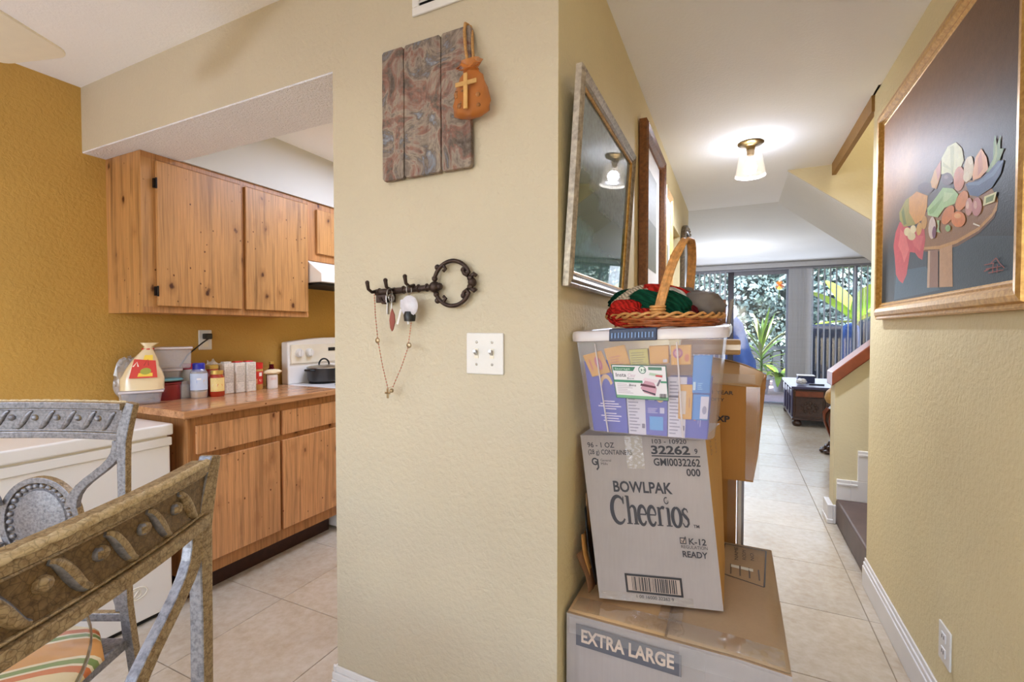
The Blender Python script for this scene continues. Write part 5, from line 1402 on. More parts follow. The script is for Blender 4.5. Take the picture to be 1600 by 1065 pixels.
# top flaps with the seam, tape along the seam and over the front edge
sx_ = -0.15
def topf(u, v, h=0.0): return (x0 + (x1 - x0) * u, y0 + (y1 - y0) * v, topz(u, v) + h)
b = MB(); b.grid(lambda u, v: topf(0.005 + 0.475 * u, 0.01 + 0.98 * v, 0.0025), 6, 8); b.build('flap', 'card_pale', t, smooth=40, solid=0.003)
b = MB(); b.grid(lambda u, v: topf(0.492 + 0.503 * u, 0.01 + 0.98 * v, 0.0025), 6, 8); b.build('flap', 'card_tan', t, smooth=40, solid=0.003)
rr = random.Random(5)
def tape(fn, nu, nv, par, amp=0.0012):
    b = MB(); b.grid(lambda u, v: tuple(Vector(fn(u, v)) + Vector((0, -0.3, 1)) * (amp * 0.7 * noise.noise(Vector((u * nu * 0.55, v * nv * 0.9, nu))) + amp * 0.4 * noise.noise(Vector((u * nu * 0.2, v * nv * 0.3, nv))))), nu * 2, nv * 2)
    return b.build('tape', 'packing_tape', par, smooth=60)
tape(lambda u, v: topf(0.02 + 0.96 * u, 0.02 + 0.10 * v, 0.006), 40, 4, t, 0.003)
tape(lambda u, v: topf(0.435 + 0.11 * u, 0.1 + 0.9 * v, 0.0075), 5, 30, t, 0.002)
tape(lambda u, v: (x0 + (x1 - x0) * (0.02 + 0.96 * u), y0 - 0.0085, topz(u, 0) - 0.002 - 0.045 * v), 40, 4, t, 0.003)
tape(lambda u, v: (x0 + (x1 - x0) * (0.55 + 0.11 * u), y0 - 0.009, topz(0.5, 0) - 0.10 * v), 6, 8, t, 0.003)
ff = planar((x0, y0 - 0.0075, 0), (x1 - x0, 0, 0), (0, 0, z1))
P = Print(ff, (0, -1, 0), 0.0005)
bl = [(0.055, 0.855), (0.56, 0.850), (0.56, 0.955), (0.055, 0.968)]
P.poly(bl, (92, 92, 100)).text('EXTRA LARGE', 0.305, 0.879, 0.092, (206, 186, 168), 0.445, 'CENTER', bold=0.03)
P.build('lettering', 'print_paper', t)
P = Print(lambda u, v: topf(u, v), (0, 0, 1), 0.0055)
bx = [(0.70, 0.60), (0.93, 0.56), (0.965, 0.96), (0.72, 0.96)]
for a_, c_ in zip(bx, bx[1:] + bx[:1]): P.stroke([a_, c_], 0.008, (62, 52, 44))
for i, wd in enumerate((0.16, 0.12, 0.10)):
    P.text(['NAME', 'ROOM', 'NO.'][i], 0.80 + 0.045 * i, 0.86 - wd / 2, 0.030, (70, 58, 46), wd, rot=radians(90))
for i in range(4): P.rect(0.755 + 0.05 * i, 0.61, 0.763 + 0.05 * i, 0.72, (96, 80, 62))
P.rect(0.76, 0.685, 0.88, 0.715, (226, 224, 216))
P.build('printed_panel', 'print_paper', t)

# cereal carton standing on it
BL, BR, TR, TL = (-0.333, 1.267, 0.5415), (-0.019, 1.351, 0.5395), (-0.066, 1.372, 0.996), (-0.400, 1.300, 0.984)
_n = (Vector(BR) - Vector(BL)).cross(Vector(TL) - Vector(BL)).normalized()
TR = tuple(Vector(TR) - _n * (Vector(TR) - Vector(BL)).dot(_n))
bBL, bBR, bTR, bTL = (-0.315, 1.60, 0.5415), (-0.021, 1.655, 0.540), (-0.040, 1.655, 0.985), (-0.402, 1.61, 0.984)
t = thing('cereal_carton', 'tall grey cereal carton marked Cheerios, carrying the clear bin', 'box', (-0.18, 1.45, 0.53))
b = MB()
b.grid(bilinear(BL, BR, TR, TL), 6, 8, 0); b.grid(bilinear(BR, bBR, bTR, TR), 4, 8, 1)
b.grid(bilinear(bBR, bBL, bTL, bTR), 4, 8, 1); b.grid(bilinear(bBL, BL, TL, bTL), 4, 8, 1)
b.grid(bilinear(TL, TR, bTR, bTL), 6, 4, 0); b.grid(bilinear(bBL, bBR, BR, BL), 6, 4, 1)
b.build('carton', ['card_grey', 'card_side'], t, smooth=35, recalc=True)
cf = bilinear(BL, BR, TR, TL)
cn = (Vector(BR) - Vector(BL)).cross(Vector(TL) - Vector(BL)).normalized()
P = Print(cf, cn, 0.0008)
INK = (58, 56, 62)
P.text('96 - 1 OZ', 0.05, 0.925, 0.045, INK, 0.22, bold=0.012).text('(28 g) CONTAINERS', 0.05, 0.882, 0.042, INK, 0.36, bold=0.012)
P.text('G', 0.07, 0.815, 0.062, INK, 0.045, bold=0.03).stroke([(0.12, 0.852), (0.122, 0.80), (0.105, 0.785)], 0.012, INK).text('General', 0.145, 0.838, 0.022, INK, 0.085).text('Mills', 0.145, 0.816, 0.022, INK, 0.055)
P.text('103 - 10920', 0.58, 0.955, 0.038, INK, 0.27, bold=0.01).text('32262', 0.565, 0.892, 0.070, INK, 0.305, bold=0.03).text('9', 0.905, 0.897, 0.042, INK, 0.024, bold=0.02)
P.rect(0.565, 0.876, 0.945, 0.883, INK).text('GMI0032262', 0.575, 0.822, 0.062, INK, 0.365, bold=0.022).text('000', 0.825, 0.765, 0.060, INK, 0.108, bold=0.022)
P.text('BOWLPAK', 0.225, 0.655, 0.092, INK, 0.475, bold=0.026)
# the big serif word, drawn glyph by glyph
gx, gy, gs = 0.188, 0.462, 0.124
def g(pts, w): P.stroke([(gx + 0.0 + x * gs * 0.98, gy + y * gs) for x, y in pts], [q * gs for q in w] if isinstance(w, list) else w * gs, INK)
# C
g(arc(0.50, 0.66, 0.46, 0.66, 40, 320, 22), [0.10 + 0.16 * max(0, sin(pi * (i / 22))) ** 1.5 for i in range(23)])
g([(0.86, 1.32), (0.86, 0.98)], 0.07); g([(0.80, 1.08), (0.86, 0.95)], 0.06)
def serif(x, y, w=0.30): g([(x - w / 2, y), (x + w / 2, y)], 0.055)
# h
g([(1.16, 0.02), (1.16, 1.36)], 0.19); serif(1.16, 0.02, 0.38); g([(1.00, 1.35), (1.20, 1.35)], 0.06)
g([(1.22, 0.72)] + arc(1.42, 0.68, 0.17, 0.20, 140, 0, 8) + [(1.60, 0.02)], [0.06, 0.08, 0.09, 0.11, 0.13, 0.15, 0.17, 0.18, 0.19, 0.19, 0.19]); serif(1.60, 0.02, 0.34)
# e e
for ex in (2.06, 2.70):
    g(arc(ex, 0.45, 0.25, 0.45, 8, 325, 20), [0.09 + 0.12 * max(0, sin(pi * (i / 20))) for i in range(21)])
    g([(ex - 0.22, 0.50), (ex + 0.25, 0.50)], 0.07)
# r
g([(3.18, 0.02), (3.18, 0.86)], 0.18); serif(3.18, 0.02, 0.38); g([(3.06, 0.86), (3.24, 0.86)], 0.06); g(arc(3.42, 0.68, 0.17, 0.20, 150, 50, 8), [0.06, 0.08, 0.10, 0.12, 0.14, 0.16, 0.17, 0.17, 0.15])
# i with ringed dot
g([(3.78, 0.02), (3.78, 0.86)], 0.18); serif(3.78, 0.02, 0.38); g([(3.64, 0.86), (3.82, 0.86)], 0.06)
g(arc(3.72, 1.22, 0.13, 0.15, 60, 330, 14), 0.055); g(arc(3.82, 1.16, 0.05, 0.06, 0, 360, 10), 0.02)
# o
g(arc(4.30, 0.45, 0.27, 0.45, 90, 450, 24), [0.11 + 0.10 * abs(sin(2 * pi * i / 24)) for i in range(25)])
# s
g([(5.04, 0.70), (4.98, 0.84), (4.84, 0.88), (4.72, 0.78), (4.74, 0.62), (4.88, 0.49), (5.02, 0.36), (5.04, 0.18), (4.92, 0.04), (4.78, 0.03), (4.66, 0.20)], [0.05, 0.08, 0.10, 0.13, 0.16, 0.19, 0.17, 0.13, 0.10, 0.08, 0.05])
P.text('TM', 0.835, 0.462, 0.026, INK, 0.045, bold=0.02)
P.rect(0.715, 0.365, 0.765, 0.402, INK).rect(0.722, 0.371, 0.758, 0.396, (176, 158, 146)).stroke([(0.728, 0.385), (0.738, 0.374), (0.762, 0.408)], 0.008, INK)
P.text('K-12', 0.785, 0.365, 0.050, INK, 0.135, bold=0.02).text('REGULATION', 0.72, 0.340, 0.026, INK, 0.205).text('READY', 0.725, 0.290, 0.050, INK, 0.195, bold=0.02)
P.rect(0.235, 0.055, 0.695, 0.165, (48, 46, 50)).rect(0.252, 0.067, 0.678, 0.153, (176, 158, 146)).barcode(0.29, 0.07, 0.65, 0.15, (48, 46, 50))
P.text('1 00 16000 32262 9', 0.465, 0.028, 0.026, INK, 0.30, 'CENTER')
P.build('lettering', 'print_paper', t)
tape(lambda u, v: Vector(cf(0.36 + 0.14 * u, 0.80 + 0.2 * v)) + cn * 0.0022, 8, 20, t, 0.0025)
tape(lambda u, v: Vector(cf(0.02 + 0.75 * u, 0.002 + 0.05 * v)) + cn * 0.0022, 24, 4, t, 0.003)
P = Print(bilinear(BR, bBR, bTR, TR), (1, 0, 0), 0.0008)
P.text('QTY', 0.30, 0.86, 0.12, (120, 84, 44), 0.1, rot=radians(90)).text('LOT', 0.62, 0.84, 0.12, (120, 84, 44), 0.1, rot=radians(90)).build('side_lettering', 'print_paper', t)

# folded sacks and card wedged between the carton and the wall
t = thing('folded_sack', 'folded brown paper sacks wedged between the cereal carton and the wall', 'sack', (-0.385, 1.36, 0.53))
for i, (m_, a_, zz) in enumerate((('card_dark', 0.0, 0.655), ('card_brown', 0.010, 0.70), ('black_plastic', -0.006, 0.765), ('card_pale', 0.014, 0.80), ('card_brown', 0.020, 0.87))):
    b = MB()
    b.grid(lambda u, v: (-0.366 - 0.030 * v - 0.5 * a_ * (1 - v) + 0.006 * sin(7 * u + i), 1.272 + 0.02 * i + 0.16 * u + 0.012 * sin(5 * v + i), 0.545 + (zz - 0.545 - 0.04 * u * (i % 2)) * v), 6, 6)
    b.build('sheet', m_, t, smooth=60, solid=0.004)

# clear storage bin with a milky lid
FBL, FBR, FTR, FTL = Vector((-0.371, 1.262, 1.000)), Vector((-0.045, 1.262, 1.004)), Vector((-0.024, 1.238, 1.272)), Vector((-0.405, 1.238, 1.258))
D = Vector((0.004, 0.44, 0.012))
t = thing('storage_bin', 'big clear plastic storage bin with a milky lid and navy handle', 'bin', (-0.21, 1.45, 1.0))
def rr_outline(a, b_, c_, d_, r=0.16, n=5):
    pts = []
    P4 = [a, b_, c_, d_]
    for i in range(4):
        p = P4[i]; q = P4[i - 1]; s = P4[(i + 1) % 4]
        A_ = p + (q - p) * r; B_ = p + (s - p) * r
        for k in range(n + 1):
            f = k / n; pts.append(A_ * (1 - f) ** 2 + p * 2 * f * (1 - f) + B_ * f ** 2)
    return pts
b = MB(); rings = []
for h in (0.0, 0.03, 0.5, 0.97, 1.0):
    sh = 0.02 if h == 0 else 0
    a = FBL + (FTL - FBL) * h; c_ = FBR + (FTR - FBR) * h
    rings.append(rr_outline(a + Vector((sh, sh, 0)), c_ + Vector((-sh, sh, 0)), c_ + D + Vector((-sh, -sh, 0)), a + D + Vector((sh, -sh, 0)), 0.12))
n = len(rings[0]); vs = [tuple(p) for r_ in rings for p in r_]
fs = [(i * n + j, i * n + (j + 1) % n, (i + 1) * n + (j + 1) % n, (i + 1) * n + j) for i in range(len(rings) - 1) for j in range(n)] + [tuple(range(n - 1, -1, -1))]
b._add(vs, fs); b.build('tub', 'bin_plastic', t, smooth=40)
b = MB(); rings = []
lo, ro = FTL, FTR
for e, h in ((0.0, -0.004), (0.012, -0.002), (0.014, 0.016), (0.010, 0.024), (-0.01, 0.026), (-0.02, 0.020)):
    rings.append([p + Vector((0, 0, h)) for p in rr_outline(lo + Vector((-e * 0.4, -e, 0)), ro + Vector((e, -e, 0)), ro + D + Vector((e, e, 0)), lo + D + Vector((-e * 0.4, e, 0)), 0.09)])
vs = [tuple(p) for r_ in rings for p in r_]
fs = [(i * n + j, i * n + (j + 1) % n, (i + 1) * n + (j + 1) % n, (i + 1) * n + j) for i in range(len(rings) - 1) for j in range(n)] + [tuple((len(rings) - 1) * n + j for j in range(n))]
b._add(vs, fs); b.build('lid', 'lid_plastic', t, smooth=40)
hf = lambda u, w, z: tuple(FTL + (FTR - FTL) * u + Vector((0, -0.021 + w, z)))
hb = MB()
hb.hexa([hf(0.28, 0, -0.004), hf(0.60, 0, -0.004), hf(0.60, 0.05, -0.004), hf(0.28, 0.05, -0.004), hf(0.28, 0.004, 0.029), hf(0.60, 0.004, 0.029), hf(0.60, 0.05, 0.029), hf(0.28, 0.05, 0.029)])
hn = hb.build('lid_handle', 'navy_plastic', t, bevel=0.003)
b = MB()
for i in range(13):
    u = 0.30 + 0.0225 * i
    b.hexa([hf(u, -0.003, 0.004), hf(u + 0.007, -0.003, 0.004), hf(u + 0.007, 0.004, 0.004), hf(u, 0.004, 0.004), hf(u, -0.001, 0.018), hf(u + 0.007, -0.001, 0.018), hf(u + 0.007, 0.004, 0.018), hf(u, 0.004, 0.018)])
o = b.build('grip_ribs', 'rib_blue', hn); o['kind'] = 'stuff'
for u in (0.17, 0.72):
    b = MB()
    b.tube([tuple(FBL + (FBR - FBL) * (u + (0.06 if u > 0.5 else 0.02)) + Vector((0, -0.003, 0.01))), tuple(FTL + (FTR - FTL) * u + Vector((0, -0.003, -0.01)))], 0.0022, 6)
    b.build('moulded_rib', 'lid_plastic', t, smooth=60)
bf = bilinear(FBL, FBR, FTR, FTL)
bn = Vector((0, -1, -0.08)).normalized()
# paper label on the outside of the bin
P = Print(bf, bn, 0.0035)
L = lambda u, v: (0.268 + 0.385 * u + 0.02 * (1 - v), 0.405 + 0.345 * v - 0.012 * u)
def lp(pts, rgb): P.poly([L(*q) for q in pts], rgb)
def lr(a, b_, c_, d_, rgb): lp([(a, b_), (c_, b_), (c_, d_), (a, d_)], rgb)
lr(0, 0, 1, 1, (70, 110, 100)); lr(0.02, 0.10, 0.985, 0.975, (226, 222, 226)); lr(0.02, 0.02, 0.985, 0.10, (120, 170, 130))
lp([(0.03, 0.82), (0.40, 0.82), (0.45, 0.94), (0.03, 0.94)], (60, 120, 92)); lr(0.68, 0.86, 0.92, 0.95, (90, 130, 112)); lr(0.02, 0.48, 0.55, 0.55, (70, 140, 108)); lr(0.88, 0.50, 0.985, 0.555, (70, 140, 108))
for rr_, cc in ((0.07, (70, 110, 100)), (0.055, (226, 236, 226))):
    P.poly([L(0.57 + rr_ * cos(2 * pi * i / 20), 0.86 + rr_ * 1.6 * sin(2 * pi * i / 20)) for i in range(20)], cc)
P.text('33', *L(0.53, 0.82), 0.035, (50, 90, 80), 0.035, bold=0.02)
P.text('Insta', *L(0.06, 0.64), 0.055, (60, 60, 72), 0.075, bold=0.01).text('Clear', *L(0.29, 0.64), 0.052, (196, 170, 186), 0.055).text('Box', *L(0.27, 0.575), 0.026, (80, 80, 92), 0.05)
P.text('Storage', *L(0.06, 0.845), 0.03, (200, 226, 206), 0.11)
for i in range(6): P.stroke([L(0.06, 0.42 - 0.05 * i), L(0.25 + 0.05 * (i % 3), 0.42 - 0.05 * i)], 0.0045, (170, 150, 166))
P.text('Bins', *L(0.29, 0.37), 0.034, (70, 70, 80), 0.05, bold=0.01)
lp([(0.50, 0.33), (0.56, 0.20), (0.76, 0.12), (0.80, 0.34), (0.76, 0.50), (0.60, 0.56)], (196, 150, 166)); lp([(0.50, 0.40), (0.78, 0.34), (0.78, 0.40), (0.52, 0.47)], (96, 50, 66)); lp([(0.53, 0.25), (0.76, 0.14), (0.77, 0.19), (0.53, 0.29)], (72, 60, 76)); lp([(0.56, 0.56), (0.80, 0.50), (0.84, 0.58), (0.60, 0.64)], (226, 206, 216))
lp([(0.68, 0.72), (0.92, 0.66), (0.93, 0.74), (0.70, 0.79)], (176, 196, 176)); lp([(0.80, 0.68), (0.92, 0.66), (0.92, 0.72), (0.80, 0.73)], (196, 80, 86)); lp([(0.80, 0.42), (0.86, 0.60), (0.90, 0.60), (0.83, 0.40)], (120, 110, 126))
P.k += 1
P.barcode(*L(0.84, 0.06), *L(0.97, 0.20), (60, 56, 66), 9)
P.build('bin_label', 'print_paper', t)

# packets inside the bin (u, v on the front face; d0..d1 depth behind it)
def packet(name, label, u0, v0, u1, v1, d0, d1, mat, draw=None, rot=0.0, cat='packet', group='food packets in the clear bin'):
    c = [(u0, v0), (u1, v0), (u1, v1), (u0, v1)]
    cu, cv_ = (u0 + u1) / 2, (v0 + v1) / 2
    asp = 0.8
    c = [(cu + (a - cu) * cos(rot) - (b_ - cv_) * asp * sin(rot), cv_ + (a - cu) * sin(rot) / asp + (b_ - cv_) * cos(rot)) for a, b_ in c]
    f = [Vector(bf(*q)) + Vector((0, 0.006 + d0, 0)) for q in c]; k = [Vector(bf(*q)) + Vector((0, 0.006 + d1, 0)) for q in c]
    base = (f[0] + f[1]) / 2
    t = thing(name, label, cat, tuple(base), group)
    MB().hexa([tuple(p) for p in (f[0], f[1], k[1], k[0], f[3], f[2], k[2], k[3])]).build('carton', mat, t, bevel=0.002)
    if draw:
        P = Print(bilinear(*[tuple(p) for p in f]), bn, 0.0012)
        draw(P); P.build('printed_front', 'print_paper', t)
    return t
plain('carton_blue', (70, 84, 186), 0.45, var=0.03, vscale=4)
plain('carton_yellow', (222, 166, 70), 0.5, var=0.05, vscale=9)
plain('carton_lime', (200, 190, 96), 0.5, var=0.05, vscale=9)
plain('carton_sky', (52, 138, 214), 0.45, var=0.03, vscale=4)
BLU, CRM = (70, 84, 186), (226, 186, 130)
def maca(P, u, v, r, a0=20, a1=165):
    P.stroke(arc(u, v, r, r * 1.1, a0, a1, 10), r * 0.42, CRM)
def d1(P):
    maca(P, 0.52, 0.62, 0.15)
    for i, w in enumerate((0.3, 0.5, 0.62, 0.34)): P.rect(0.55 - w / 2, 0.43 - 0.035 * i, 0.55 + w / 2, 0.445 - 0.035 * i, (226, 222, 244))
    for i, w in enumerate((0.3, 0.56, 0.4, 0.46)): P.rect(0.57 - w / 2, 0.26 - 0.035 * i, 0.57 + w / 2, 0.275 - 0.035 * i, (226, 222, 244))
    P.rect(0.3, 0.9, 0.75, 0.905, (190, 190, 236))
packet('pasta_carton', 'blue pasta carton at one end of the clear bin, macaroni on it', 0.05, 0.02, 0.345, 0.78, 0.014, 0.07, 'carton_blue', d1)
def nut(P, u0=0.0, u1=1.0):
    P.rect(u0, 0, u1, 1, (214, 210, 222))
    for i in range(16): P.rect(u0 + 0.08 * (u1 - u0), 0.05 + 0.057 * i, u0 + (0.45 + 0.3 * ((i * 7) % 5) / 5) * (u1 - u0), 0.072 + 0.057 * i, (150, 146, 164))
    P.rect(u0 + 0.78 * (u1 - u0), 0.12, u0 + 0.95 * (u1 - u0), 0.2, (120, 116, 140)).rect(u0 + 0.05 * (u1 - u0), 0.66, u0 + 0.7 * (u1 - u0), 0.69, (96, 92, 116))
def d2(P):
    nut(P, 0.0, 0.46); maca(P, 0.83, 0.72, 0.10, 200, 340); P.lines(0.54, 0.62, 0.7, 0.76, 3, (196, 196, 236)).rect(0.56, 0.10, 0.90, 0.34, (70, 160, 226)).lines(0.52, 0.40, 0.78, 0.50, 4, (176, 176, 226)).rect(0.82, 0.40, 0.93, 0.50, (196, 196, 226))
packet('pasta_carton', 'blue pasta carton in mid bin, white panel beside a macaroni picture', 0.352, 0.02, 0.655, 0.60, 0.014, 0.06, 'carton_blue', d2)
def d3(P):
    nut(P, 0.0, 0.44); P.stroke([(0.66, 0.30), (0.67, 0.62)], 0.05, (216, 130, 110)).stroke([(0.80, 0.2), (0.80, 0.7)], 0.012, (196, 196, 236)).stroke([(0.75, 0.25), (0.75, 0.6)], 0.010, (176, 176, 226))
packet('pasta_carton', 'blue pasta carton at the bin end nearest the brown carton', 0.66, 0.02, 0.952, 0.62, 0.016, 0.07, 'carton_blue', d3)
def dy(P): P.disc(0.62, 0.5, 0.17, 0.3, (196, 110, 130)).disc(0.62, 0.5, 0.10, 0.18, (214, 150, 150)).stroke([(0.2, 0.25), (0.24, 0.75)], 0.08, (206, 120, 90))
packet('mix_packet', 'tilted orange packet in the top corner of the bin', 0.075, 0.63, 0.225, 0.87, 0.006, 0.013, 'carton_yellow', dy, 0.28)
packet('mix_packet', 'orange packet beside the tilted one in the bin', 0.235, 0.66, 0.39, 0.93, 0.006, 0.013, 'carton_yellow', lambda P: P.lines(0.1, 0.3, 0.7, 0.7, 4, (206, 140, 80)), 0.2)
packet('mix_packet', 'lime yellow packet under the navy lid handle', 0.40, 0.70, 0.53, 0.90, 0.004, 0.03, 'carton_lime', lambda P: P.lines(0.1, 0.2, 0.9, 0.9, 6, (170, 160, 90)), 0.06)
packet('mix_packet', 'plain orange packet at mid top of the bin', 0.535, 0.75, 0.665, 0.93, 0.006, 0.03, 'carton_yellow', lambda P: P.rect(0.7, 0.08, 0.92, 0.25, (206, 196, 196)), 0.03)
packet('mix_packet', 'orange packet with a purple disc at the bin top', 0.68, 0.74, 0.81, 0.93, 0.004, 0.03, 'carton_yellow', lambda P: P.disc(0.35, 0.6, 0.25, 0.26, (176, 100, 130)).disc(0.35, 0.6, 0.16, 0.17, (216, 160, 150)).disc(0.8, 0.35, 0.12, 0.2, (206, 120, 70)), 0.03)
packet('mix_packet', 'large sky blue packet near the bin corner', 0.825, 0.47, 0.945, 0.83, 0.006, 0.013, 'carton_sky', lambda P: P.rect(0.06, 0.08, 0.2, 0.3, (190, 220, 240)).lines(0.3, 0.1, 0.6, 0.3, 4, (130, 190, 236)))
packet('mix_packet', 'upright orange packet beside the white bin label', 0.735, 0.21, 0.832, 0.55, 0.006, 0.013, 'carton_yellow', lambda P: P.rect(0.14, 0.15, 0.55, 0.82, (220, 206, 190)).stroke([(0.8, 0.35), (0.8, 0.62)], 0.06, (176, 110, 60)))
packet('mix_packet', 'small sky blue packet with a white panel under the large one', 0.836, 0.21, 0.945, 0.46, 0.006, 0.013, 'carton_sky', lambda P: P.rect(0.48, 0.06, 0.98, 0.92, (214, 210, 226)).disc(0.75, 0.4, 0.14, 0.16, (150, 150, 180)))

# wicker basket with knitted blankets and a grey bundle, on the bin lid
BX, BY, BZ = -0.195, 1.475, 1.298
t = thing('wicker_basket', 'low oval wicker basket with a tall cane hoop handle on the bin lid', 'basket', (BX, BY, BZ))
rx, ry = 0.165, 0.155
def ovl(z, k, n=40): return [(BX + rx * k * cos(2 * pi * i / n), BY + ry * k * sin(2 * pi * i / n), z) for i in range(n)]
b = MB()
for i in range(4): b.tube([(p[0], p[1], p[2] + 0.0022 * sin(9 * 2 * pi * j / 40 + pi * i)) for j, p in enumerate(ovl(BZ + 0.004 + 0.006 * i, 0.86 + 0.035 * i))], 0.0042, 6, closed=True)
b.build('weave', 'cane_dark', t, smooth=60)
b = MB(); n = 120
for ph in (0, pi):
    b.tube([(BX + (rx + 0.005 * cos(14 * a + ph)) * cos(a), BY + (ry + 0.005 * cos(14 * a + ph)) * sin(a), BZ + 0.031 + 0.006 * sin(14 * a + ph)) for a in [2 * pi * i / n for i in range(n)]], 0.0042, 6, closed=True)
b.build('rim', 'cane', t, smooth=60)
MB().lathe([(0.0001, 0.001), (0.86, 0.001), (0.86, 0.004)], (BX, BY, BZ), 40, sx=rx, sy=ry).build('base', 'cane_dark', t)
b = MB(); hp = []
for i in range(31):
    a = pi * i / 30
    hp.append(Vector((BX + 0.004 + 0.050 * (i / 30) + 0.042 * sin(a), BY - 0.145 * cos(a), BZ + 0.026 + 0.232 * sin(a) ** 0.85)))
for k in range(5):
    q = []
    for i, p in enumerate(hp):
        a = pi * i / 30; s = (k - 2) * 0.0048
        q.append(tuple(p + Vector((s, 0, 0)) + Vector((0, -cos(a), sin(a))) * 0.0018 * sin(i * 1.1 + k * 2)))
    b.tube(q, 0.0036, 6)
hd_ = b.build('handle', 'cane', t, smooth=60)
for i in (0, 30):
    p = hp[i]; b = MB()
    for k in range(3): b.tube([(p.x + 0.019 * cos(a), p.y + 0.011 * sin(a), p.z + 0.012 + 0.008 * k) for a in [2 * pi * j / 14 for j in range(14)]], 0.0036, 6, closed=True)
    b.build('binding', 'cane', hd_, smooth=60)
t = thing('knitted_blanket', 'red, cream and dark green knitted blanket heaped in the basket', 'blanket', (-0.25, 1.47, BZ + 0.03))
def fold(c, r, mat, s, rotz=0.0, roty=0.0, amp=0.14, seed=1, ribs=11):
    b = MB(); b.ball((0, 0, 0), 1.0, 56)
    Rm = Matrix.Rotation(rotz, 3, 'Z') @ Matrix.Rotation(roty, 3, 'Y'); out = []
    for p in b.v:
        q = Vector(p); d = 1 + amp * noise.noise(q * 1.6 + Vector((seed, 0, 0))) + 0.10 * sin(ribs * math.atan2(q.z, q.y) + 2 * q.x)
        out.append(tuple(Vector(c) + Rm @ Vector((q.x * d * r * s[0], q.y * d * r * s[1], q.z * d * r * s[2]))))
    b.v = out
    return b.build('fold', mat, t, smooth=60)
fold((-0.292, 1.415, BZ + 0.040), 0.055, 'yarn_red', (1.0, 1.0, 0.75), 0.4, seed=2)
fold((-0.250, 1.40, BZ + 0.022), 0.06, 'yarn_red', (1.2, 0.7, 0.5), 0.2, seed=12)
fold((-0.275, 1.49, BZ + 0.085), 0.07, 'yarn_cream', (1.25, 0.62, 0.52), 0.75, -0.35, seed=3)
fold((-0.312, 1.55, BZ + 0.085), 0.06, 'yarn_green', (1.1, 0.6, 0.6), 0.5, -0.2, seed=4)
fold((-0.236, 1.432, BZ + 0.066), 0.056, 'yarn_green', (1.15, 0.62, 0.72), -0.35, 0.25, seed=5)
fold((-0.166, 1.425, BZ + 0.060), 0.056, 'yarn_green', (1.05, 0.62, 0.72), -0.15, 0.35, seed=6)
fold((-0.185, 1.50, BZ + 0.092), 0.064, 'yarn_red', (1.35, 0.6, 0.5), 0.0, 0.25, seed=7)
fold((-0.158, 1.44, BZ + 0.090), 0.036, 'yarn_white', (1.0, 0.7, 0.55), -0.2, 0.5, seed=8)
fold((-0.128, 1.43, BZ + 0.035), 0.036, 'yarn_maroon', (1.0, 0.7, 0.8), 0.0, seed=9)
t = thing('cloth_bundle', 'grey crumpled cloth bundle in the basket beside the blanket', 'bundle', (-0.10, 1.52, BZ + 0.03))
crump((-0.092, 1.50, BZ + 0.062), 0.052, (1.25, 0.9, 0.86), 0.22, 2, 30, 6).build('bundle', 'glove_grey', t, smooth=60)
crump((-0.148, 1.545, BZ + 0.10), 0.034, (1.0, 0.8, 0.7), 0.3, 6, 24, 6).build('loose_end', 'glove_grey', t, smooth=60)
t = thing('wooden_board', 'small brown wooden block standing behind the basket on the bin lid', 'board', (-0.04, 1.655, BZ))
MB().box(-0.052, -0.026, 1.645, 1.672, BZ + 0.002, BZ + 0.088).build('board', 'frame_brown', t, bevel=0.002)
t = thing('grey_pad', 'thin grey padded board leaning beside the small wooden block', 'pad', (-0.015, 1.66, BZ))
MB().hexa([(-0.026, 1.645, BZ + 0.001), (-0.014, 1.645, BZ + 0.001), (-0.014, 1.675, BZ + 0.001), (-0.026, 1.675, BZ + 0.001), (-0.016, 1.65, BZ + 0.085), (-0.002, 1.65, BZ + 0.092), (-0.002, 1.68, BZ + 0.092), (-0.016, 1.68, BZ + 0.085)]).build('pad', 'grey_pad', t, bevel=0.004)

# carton marked XP, on a tall carton behind
F4 = [Vector(p) for p in ((-0.32, 1.90, 0.735), (0.066, 1.90, 0.735), (0.079, 1.90, 1.088), (-0.34, 1.90, 1.082))]
K4 = [Vector(p) for p in ((-0.32, 2.30, 0.735), (0.098, 2.30, 0.735), (0.128, 2.30, 1.095), (-0.34, 2.30, 1.09))]
t = thing('brown_carton', 'brown carton marked XP perched behind the cereal carton', 'box', (-0.12, 2.1, 0.735))
b = MB(); f = bilinear(*F4)
b.grid(f, 6, 6, 0); b.grid(bilinear(F4[1], K4[1], K4[2], F4[2]), 4, 6, 1); b.grid(bilinear(K4[1], K4[0], K4[3], K4[2]), 4, 4, 0); b.grid(bilinear(K4[0], F4[0], F4[3], K4[3]), 4, 4, 0)
b.quad(tuple(F4[0]), tuple(K4[0]), tuple(K4[1]), tuple(F4[1])); b.quad(tuple(F4[3]), tuple(F4[2]), tuple(K4[2]), tuple(K4[3]))
b.build('carton', ['card_brown', 'card_brown'], t, smooth=35, recalc=True)
b = MB()
b.grid(lambda u, v: (-0.33 + (0.415 + 0.03 * v) * u, 1.897 + 0.20 * v, 1.09 + 0.085 * sin(0.5 * pi * v) - (0.012 + 0.055 * v) * u ** 4), 10, 8)
b.build('flap', 'card_pale', t, smooth=60, solid=0.004)
b = MB()
b.grid(lambda u, v: (-0.33 + (0.425 + 0.03 * (1 - v)) * u, 2.30 - 0.22 * v, 1.095 + 0.088 * sin(0.5 * pi * v) - 0.06 * u ** 4), 8, 6)
b.build('flap', 'card_pale', t, smooth=60, solid=0.004)
tape(lambda u, v: (0.04 + 0.045 * u, 1.8965, 0.742 + 0.34 * v), 3, 14, t, 0.0008)
